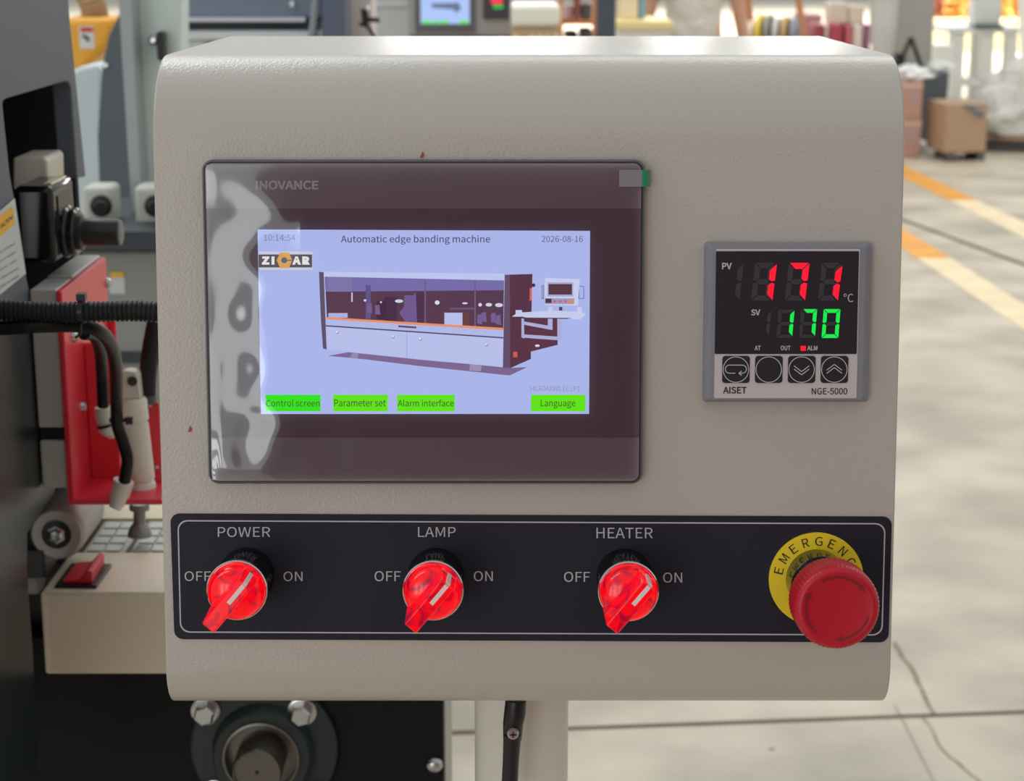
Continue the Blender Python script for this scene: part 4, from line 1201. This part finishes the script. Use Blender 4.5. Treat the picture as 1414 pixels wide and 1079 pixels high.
b = MB(); fbox(b, 854, 882, -20, Y8 + .2, 0.2, p.z); tag(b.build('box', mat('pale_carton', S(232, 214, 186), 0.6), bevel=0.01), 'cream carton on the yellow-topped bench', 'box')
b = MB(); fbox(b, 883, 892, -20, Y8 + .2, 0.15, p.z); tag(b.build('box', mat('blue_carton', S(120, 166, 190), 0.6), bevel=0.01), 'blue box beside the cream carton on the bench', 'box')

# person in a pale shirt, arms hanging at the sides
def skin(name, pts, edges, rad, m, parent, levels=2, root=0):
    me = bpy.data.meshes.new(name)
    inv = ROOTM[parent.name].inverted() if parent.name in ROOTM else Matrix()
    me.from_pydata([inv @ Vector(p) for p in pts], edges, [])
    me.materials.append(m)
    o = bpy.data.objects.new(name, me); COL.objects.link(o); o.parent = parent
    sk = o.modifiers.new('skin', 'SKIN'); sk.use_smooth_shade = True
    lay = me.skin_vertices[0] if me.skin_vertices else None
    if lay is None:
        bm = bmesh.new(); bm.from_mesh(me); bm.verts.layers.skin.verify(); bm.to_mesh(me); bm.free(); lay = me.skin_vertices[0]
    for i, r in enumerate(rad):
        lay.data[i].radius = r if isinstance(r, tuple) else (r, r)
        lay.data[i].use_root = (i == root)
    sb = o.modifiers.new('subsurf', 'SUBSURF'); sb.levels = levels; sb.render_levels = levels
    return o
Yp2 = 10.2
px_ = V(957, 40, Yp2).x
per = thing('person', 'person in a loose pale grey shirt standing with back turned, seen from chest to hip', 'person', (px_, Yp2, 0))
SKINM = mat('skin', S(214, 164, 138), 0.55); SHIRT = mat('pale_grey_shirt', S(206, 200, 190), 0.8, bump=(14, 0.8, 0.03)); TROU = mat('grey_trousers', S(120, 116, 110), 0.8)
def pp(x, y, z):
    return Vector((px_ + x, Yp2 + y, z))
body_pts = [pp(0, 0, .95), pp(0, 0, 1.15), pp(0, 0, 1.36), pp(0, .01, 1.47), pp(0, .02, 1.56), pp(0, .03, 1.66), pp(0, .03, 1.72),
            pp(-.17, 0, 1.40), pp(-.24, .04, 1.14), pp(-.25, .14, .92), pp(-.24, .18, .84), pp(.17, 0, 1.40), pp(.25, .05, 1.14), pp(.30, .12, .92), pp(.31, .16, .84),
            pp(-.10, 0, .88), pp(-.11, -.01, .50), pp(-.11, .03, .08), pp(-.11, .15, .04), pp(.10, 0, .88), pp(.11, -.01, .50), pp(.11, .03, .08), pp(.11, .15, .04)]
be = [(0, 1), (1, 2), (2, 3), (3, 4), (4, 5), (5, 6), (2, 7), (7, 8), (8, 9), (9, 10), (2, 11), (11, 12), (12, 13), (13, 14), (0, 15), (15, 16), (16, 17), (17, 18), (0, 19), (19, 20), (20, 21), (21, 22)]
br_ = [.13, .12, .14, .055, .075, .09, .06, .06, .045, .034, .026, .06, .045, .034, .026, .085, .06, .045, .035, .085, .06, .045, .035]
skin('body', body_pts, be, br_, SKINM, per)
sp = [pp(0, 0, .86), pp(0, 0, 1.0), pp(0, 0, 1.2), pp(0, 0, 1.38), pp(0, .01, 1.46), pp(-.19, 0, 1.38), pp(-.25, .04, 1.16), pp(.19, 0, 1.38), pp(.26, .05, 1.16)]
skin('shirt', sp, [(0, 1), (1, 2), (2, 3), (3, 4), (3, 5), (5, 6), (3, 7), (7, 8)], [(.175, .14), (.17, .14), (.165, .14), (.17, .13), (.08, .07), .085, .075, .085, .075], SHIRT, per)
tp_ = [pp(0, 0, .92), pp(-.10, 0, .84), pp(-.11, -.01, .48), pp(-.11, .03, .10), pp(.10, 0, .84), pp(.11, -.01, .48), pp(.11, .03, .10)]
skin('trousers', tp_, [(0, 1), (1, 2), (2, 3), (0, 4), (4, 5), (5, 6)], [(.16, .13), .105, .085, .07, .105, .085, .07], TROU, per)
skin('hair', [pp(0, .0, 1.70), pp(0, .02, 1.76)], [(0, 1)], [.085, .07], mat('black_hair', S(30, 28, 28), 0.7), per)

# rack of edge banding rolls, red rolls, cartons
Y9 = 10.8
rk_ = thing('roll_rack', 'wooden rack of upright band rolls right of the person', 'rack', (V(1075, 60, Y9).x, Y9, 0))
b = MB(); p = V(1020, 70, Y9); q_ = V(1112, 70, Y9); b.box((p.x, Y9 - .1, 0), (q_.x, Y9 + .5, p.z)); b.build('base', mat('rack_wood', S(186, 140, 110), 0.6), rk_)
for x in (1036, 1106):
    b = MB(); pa = V(x - 10, -40, Y9 + .25); pb2 = V(x + 8, 72, Y9 + .25); b.tube([pa, pb2], 0.02, 10); b.build('slanted_bar', mat('rack_bar', S(190, 130, 90), 0.6), rk_)
rolls = ((1040, 34, 20, (226, 206, 196), 'pinkish white'), (1050, 34, 24, (240, 214, 90), 'yellow'), (1062, 34, 24, (150, 150, 140), 'olive grey'), (1074, 34, 22, (206, 206, 204), 'white'), (1086, 34, 23, (196, 160, 110), 'tan'), (1098, 34, 22, (140, 146, 156), 'blue-grey'))
for x, y, r, c_, nm in rolls:
    b = MB(); k = r * Y9 / F
    cc = V(x, 44, Y9); cc.z = p.z + k + .002
    b.lathe([(k * .35, -0.013), (k, -0.013), (k, 0.013), (k * .35, 0.013), (k * .35, -0.013)], cc, (0.93, -0.37, 0), 28)
    tag(b.build('band_roll', mat('roll_' + nm.replace(' ', '_'), S(*c_), 0.5), smooth=True), nm + ' band roll standing on the wooden rack', 'roll', 'band rolls on the wooden rack')
Y10 = 11.6
cr = thing('trolley', 'grey trolley loaded with red and white rolls, left of the cloth-covered column', 'trolley', (V(1160, 70, Y10).x, Y10, 0))
b = MB(); p = V(1100, 72, Y10); q_ = V(1204, 72, Y10); b.box((p.x, Y10 - .05, p.z - .05), (q_.x, Y10 + .5, p.z)); b.build('deck', mat('trolley_deck', S(120, 116, 118), 0.5), cr)
for x in (1104, 1200):
    b = MB(); fbox(b, x - 2, x + 2, 74, Y10, 0.03); b.build('leg', mat('trolley_deck', S(120, 116, 118), 0.5), cr)
b = MB(); fbox(b, 1104, 1136, 20, Y10 + .6, 0.3); tag(b.build('carton', mat('red_grey_board', S(176, 130, 128), 0.5), bevel=0.01), 'dull red tall carton behind the left end of the trolley', 'carton')
zt9 = V(1100, 72, Y10).z
for i, (x0, x1, c_, nm) in enumerate(((1125, 1139, (150, 62, 76), 'dark red'), (1140, 1144, (228, 214, 206), 'thin white'), (1146, 1164, (170, 66, 80), 'broad red'), (1168, 1178, (186, 96, 104), 'faded red'), (1179, 1192, (214, 200, 190), 'cream'), (1194, 1203, (146, 96, 120), 'plum'))):
    b = MB(); fbox(b, x0, x1, 34, Y10 + .02, 0.3, zt9)
    tag(b.build('binder', mat('roll_red_%d' % i, S(*c_), 0.6), bevel=0.01), nm + ' upright pack on the grey trolley', 'pack', 'packs on the trolley')
for x0, x1, y0, yy, lab_ in ((1148, 1171, 4, 0.12, 'left pale carton on top of the trolley packs'), (1172, 1194, 8, 0.14, 'right pale carton on top of the trolley packs')):
    b = MB(); fbox(b, x0, x1, y0, Y10 + yy, 0.25, V(1100, 33.6, Y10 + .02).z + .002); tag(b.build('carton', mat('pale_grey_carton', S(206, 192, 176), 0.6), bevel=0.006), lab_, 'carton')

# ------------------------------------------------------------------ behind: right side of the hall
Ya = 14.0
b = MB(); p = V(1204, -80, Ya); q_ = V(1246, -80, Ya); rr0 = (q_.x - p.x) / 2
cz = []
for k in range(30):
    z = 2.0 * k / 29
    cz.append((rr0 * (0.86 + 0.12 * math.sin(7 * z) + 0.05 * math.sin(17 * z)), z))
b.lathe(cz, ((p.x + q_.x) / 2, Ya, 0), ZAX, 40, mod=lambda k, r, h: 1 + 0.06 * math.sin(k * 1.7 + 3 * h))
tag(b.build('wrapped_pipe', mat('grey_white_cloth', S(206, 204, 200), 0.8), smooth=True), 'upright bundle wrapped in grey-white cloth left of the taupe column', 'bundle')
Yc2 = 14.6
b = MB(); fbox(b, 1246, 1298, -120, Yc2, 0.35)
tag(b.build('building_column', mat('taupe_column', S(168, 164, 156), 0.7), bevel=0.01), 'broad taupe square column beside the bright doorway', 'column')
Yt = 13.6
st_ = thing('folding_stand', 'small black triangular stand in front of the taupe column', 'stand', Zp(1258, 160))
zb_ = 0.0
def P_(x, y): return V(x, y, Yt)
top_ = P_(1258, 52)
tab_z = P_(1258, 96).z
b = MB()
b.tube([P_(1240, 93), top_], 0.016, 10); b.build('leg', BLACK, st_, smooth=True)
b = MB(); b.tube([P_(1272, 92), top_], 0.016, 10); b.build('leg', BLACK, st_, smooth=True)
b = MB(); b.tube([P_(1238, 91), P_(1274, 91)], 0.013, 10); b.build('cross_bar', BLACK, st_, smooth=True)
b = MB(); b.box((P_(1238, 78).x, Yt + .02, P_(1238, 93).z), (P_(1252, 78).x, Yt + .14, P_(1238, 74).z)); b.build('black_box', BLACK, st_, bevel=0.01)
b = MB(); b.box((P_(1234, 96).x, Yt - .1, 0), (P_(1278, 96).x, Yt + .2, P_(1258, 94).z)); b.build('plinth', mat('dark_plinth', S(90, 90, 90), 0.6), st_)
# black bin with clear plastic on it
Yb = 14.0
b = MB(); p = V(1256, 99, Yb); q_ = V(1312, 99, Yb); bh = V(1284, 99, Yb).z
b.prism([(p.x + .02, Yb, 0), (q_.x - .02, Yb, 0), (q_.x, Yb, bh), (p.x, Yb, bh)], (0, 0.5, 0))
tag(b.build('bin', mat('dark_grey_bin', S(88, 94, 98), 0.5), bevel=0.015), 'dark grey bin behind the brown carton', 'bin')
def crumple(name, pts, r, m, label, cat, seed, flat=0.5):
    random.seed(seed)
    bm = bmesh.new(); bmesh.ops.create_icosphere(bm, subdivisions=4, radius=1)
    for v in bm.verts:
        d = v.co.normalized()
        h = 1 + 0.18 * math.sin(6 * d.x + 4 * d.y + seed) + 0.14 * math.sin(11 * d.z - 7 * d.x + seed) + 0.08 * math.sin(19 * d.y + 13 * d.z) + 0.05 * math.sin(31 * d.x + 23 * d.z)
        v.co = Vector((d.x * r[0] * h, d.y * r[1] * h, max(d.z * h, -0.05) * r[2])) + Vector(pts)
    me = bpy.data.meshes.new(name); bm.to_mesh(me); bm.free(); me.materials.append(m)
    for p_ in me.polygons: p_.use_smooth = True
    o = bpy.data.objects.new(name, me); COL.objects.link(o)
    return tag(o, label, cat)
CLEAR = mat('white_plastic_wrap', S(232, 232, 228), 0.35)
crumple('plastic_bag', (V(1300, 100, Yb + .2).x, Yb + .22, bh + .006), (0.10, 0.14, 0.05), CLEAR, 'crumpled white plastic on the dark grey bin', 'plastic bag', 3)
# cartons: pinkish stack
Yk = Zp(1250, 217).y
CART = mat('pink_brown_carton', S(186, 146, 130), 0.7); CART2 = mat('brown_carton', S(176, 146, 118), 0.7)
x0k = V(1205, 150, Yk).x; x1k = V(1274, 150, Yk).x
zm = V(1250, 164, Yk).z; zt5 = V(1250, 111, Yk).z
TAPE = mat('packing_tape', S(214, 196, 178), 0.3)
for (z0, z1, lab_, dx) in ((0.0, zm, 'lower pinkish brown carton of the stack beside the console edge', 0.0), (zm + 0.001, zt5, 'upper pinkish brown carton of the stack beside the console edge', -0.006)):
    t = thing('carton', lab_, 'carton', (x0k, Yk, z0), group=None)
    b = MB(); b.box((x0k + dx, Yk, z0), (x1k + dx, Yk + 0.4, z1)); bo = b.build('box', CART, t, bevel=0.008)
    b = MB(); b.box((x0k + dx - .001, Yk - .002, z1 - 0.045), (x1k + dx + .001, Yk + .05, z1 - 0.03)); b.build('tape', TAPE, t)
    b = MB(); b.box((x1k + dx - 0.10, Yk - .002, z0 + 0.10), (x1k + dx - 0.03, Yk, z0 + 0.20)); b.build('printed_mark', mat('faded_print', S(176, 150, 146), 0.7), t)
crumple('plastic_wrap', (V(1252, 108, Yk + .2).x, Yk + .2, zt5 + .006), (0.17, 0.16, 0.075), CLEAR, 'crumpled white plastic on the upper pinkish carton', 'plastic wrap', 5)
# brown carton on little blocks, turned a little
A_, B_, C_ = Zp(1278, 203, 0.06), Zp(1304, 212, 0.06), Zp(1361, 210, 0.06)
D_ = A_ + C_ - B_
hc = V(1303, 144, B_.y).z - 0.06
bc = thing('carton', 'large brown carton with a blue strap, standing on short blocks on the floor', 'carton', (B_.x, B_.y, 0))
b = MB(); b.prism([A_, B_, C_, D_], (0, 0, hc)); b.build('box', CART2, bc, bevel=0.008)
dv = (C_ - B_).normalized(); nv = Vector((dv.y, -dv.x, 0))
b = MB(); s0 = B_ + dv * 0.12 + Vector((0, 0, hc - .004)) + nv * 0.004
b.tube(smooth_path([s0, s0 + dv * .05 + nv * .02 + Vector((0, 0, -.005)), s0 + dv * .11 + nv * .03 + Vector((0, 0, -.035)), s0 + dv * .15 + nv * .012 + Vector((0, 0, -.075)), s0 + dv * .11 + nv * .006 + Vector((0, 0, -.065)), s0 + dv * .05 + nv * .004 + Vector((0, 0, -.02))], 6), 0.010, 8, flat=0.4)
b.build('blue_strap', mat('blue_strap', S(96, 140, 168), 0.5), bc, smooth=True)
for t in (0.08, 0.82):
    c0_ = B_ + (C_ - B_) * t
    b = MB(); b.prism([(c0_.x, c0_.y + .01, 0), (c0_.x + .05, c0_.y + .01, 0), (c0_.x + .05, c0_.y + .38, 0), (c0_.x, c0_.y + .38, 0)], (0, 0, 0.059)); b.build('foot_block', mat('dark_block', S(90, 84, 80), 0.7), bc)
crumple('plastic_wrap', Zp(1277, 210) + Vector((-.02, .12, .0)), (0.075, 0.10, 0.07), CLEAR, 'white plastic on the floor between the pinkish stack and brown carton', 'plastic wrap', 9)
# pallet with a grey tarpaulin heap
Yp4 = Zp(1372, 214).y
b = MB()
pal = thing('pallet', 'dark pallet under the grey tarpaulin heap at the right edge', 'pallet', (V(1375, 200, Yp4).x, Yp4, 0))
xp0 = V(1358, 200, Yp4).x; xp1 = xp0 + 1.3
PW_ = mat('grimy_pallet', S(104, 94, 86), 0.8)
pz = V(1372, 190, Yp4).z
rotp = Matrix.Rotation(R(-24), 3, 'Z')
pc0 = Vector((xp0, Yp4 + .25, 0))
def pb_(a_, b_, name, m):
    q = MB(); q.box(Vector(a_), Vector(b_)); q.v = [rotp @ v + pc0 for v in q.v]; return q.build(name, m, pal)
pb_((-.05, 0, 0), (1.3, .9, 0.02), 'bottom_board', PW_)
for y in (0.0, 0.4, 0.8):
    pb_((-.05, y, 0.0202), (1.3, y + .1, pz - 0.035), 'bearer', mat('pallet_dark', S(62, 58, 56), 0.8))
pb_((-.05, 0, pz - 0.0348), (1.3, .9, pz - 0.004), 'top_board', mat('pallet_edge', S(160, 132, 108), 0.8))
TARP = mat('grey_tarpaulin', S(200, 198, 190), 0.55, bump=(9, 1.0, 0.05))
tcx = V(1414, 160, Yp4 + .5).x
crumple('tarpaulin', (tcx, Yp4 + .52, pz + .02), (0.42, 0.36, 0.37), TARP, 'heap of crumpled grey tarpaulin at the right edge of the picture', 'tarpaulin', 2)
# white machine frame in the doorway
Yf = 17.2
wf = thing('gantry_machine', 'white machine frame on legs standing in the bright doorway', 'machine', (V(1360, 100, Yf).x, Yf, 0))
WF = mat('white_frame_paint', S(206, 208, 208), 0.5)
for x0, x1, dy in ((1314, 1333, 0), (1344, 1352, .5), (1355, 1374, 0), (1390, 1406, 0)):
    b = MB(); fbox(b, x0, x1, 46, Yf + dy, 0.12); b.build('leg', WF, wf, bevel=0.008)
b = MB(); pbox(b, 1310, 38, 1412, 46, Yf - .05, 0.8); b.build('table_plate', WF, wf, bevel=0.008)
b = MB(); pbox(b, 1324, 108, 1412, 119, Yf + .01, 0.1); b.build('lower_beam', WF, wf)
b = MB(); pbox(b, 1348, 35, 1386, 40, Yf - .09, 0.3); b.build('flange', mat('dark_flange', S(76, 90, 90), 0.5), wf)
b = MB(); pbox(b, 1353, -120, 1382, 35, Yf, 0.22); b.build('head_column', WF, wf, bevel=0.02, seg=3)
# outside the doorway
Yo = 26.0
b = MB(); p = V(1280, 26, Yo); q_ = V(1600, 26, Yo); b.box((p.x, Yo, 0), (q_.x, Yo + 0.3, p.z))
struct(b.build('wall_yard', mat('cream_yard_wall', S(240, 226, 176), 0.7)))
FO = [mat('orange_leaves', S(238, 176, 92), 0.8), mat('red_brown_leaves', S(196, 120, 96), 0.8), mat('yellow_leaves', S(244, 206, 120), 0.8)]
def shrub(px0, px1, py0, mi, label, seed):
    random.seed(seed)
    y = Yo + 1.2 + 1.3 * (seed % 2)
    c0_ = V(px0, py0, y); c1_ = V(px1, py0, y)
    w = (c1_.x - c0_.x) / 2; h = c0_.z
    t = thing('shrub', label, 'shrub', ((c0_.x + c1_.x) / 2, y, 0))
    q = MB()
    for k in range(420):
        a_ = random.uniform(0, 2 * math.pi); rr_ = math.sqrt(random.random()); zz_ = random.uniform(0.05, 1)
        env = math.sin(math.pi * min(1, zz_ * 0.85 + .1)) ** .5
        c = Vector(((c0_.x + c1_.x) / 2 + w * rr_ * env * math.cos(a_), y + w * .7 * rr_ * env * math.sin(a_), h * zz_))
        u_ = Vector((random.gauss(0, 1), random.gauss(0, 1), random.gauss(0, 1))).normalized(); v_ = u_.orthogonal().normalized()
        s_ = 0.07
        q.add([c - u_ * s_, c + v_ * s_ * .6, c + u_ * s_, c - v_ * s_ * .6], [(0, 1, 2, 3)])
    q.flat = True
    q.build('foliage', FO[mi], t)
    q = MB(); q.tube([((c0_.x + c1_.x) / 2, y, 0), ((c0_.x + c1_.x) / 2 + .05, y, h * .8)], [0.04, 0.015], 8); q.build('stem', mat('bark', S(120, 96, 76), 0.8), t, smooth=True)
shrub(1290, 1312, -20, 1, 'red-brown shrub beyond the yard wall, next to the taupe column', 1)
shrub(1308, 1332, -24, 0, 'orange shrub beyond the yard wall, left of the machine head column', 2)
shrub(1330, 1358, -34, 2, 'yellow shrub beyond the yard wall, directly behind the machine head column', 3)
shrub(1378, 1398, -20, 2, 'yellow shrub beyond the yard wall, right of the machine head column', 4)
shrub(1394, 1420, -24, 0, 'orange shrub beyond the yard wall, beside the white door leaf', 5)
# white door leaf at the right edge
Yd = 16.2
b = MB(); b.prism([V(1404, -120, Yd), V(1520, -120, Yd), V(1520, 118, Yd), V(1413, 118, Yd)], (0, 0.06, 0))
dl = b.build('door_1', mat('white_door', S(244, 244, 242), 0.5))
struct(dl)
# low grey-white box between bin and frame
b = MB(); fbox(b, 1290, 1316, 62, 16.4, 0.4); tag(b.build('cabinet', mat('white_cabinet', S(226, 226, 222), 0.5), bevel=0.01), 'small white cabinet between the taupe column and the white machine frame', 'cabinet')
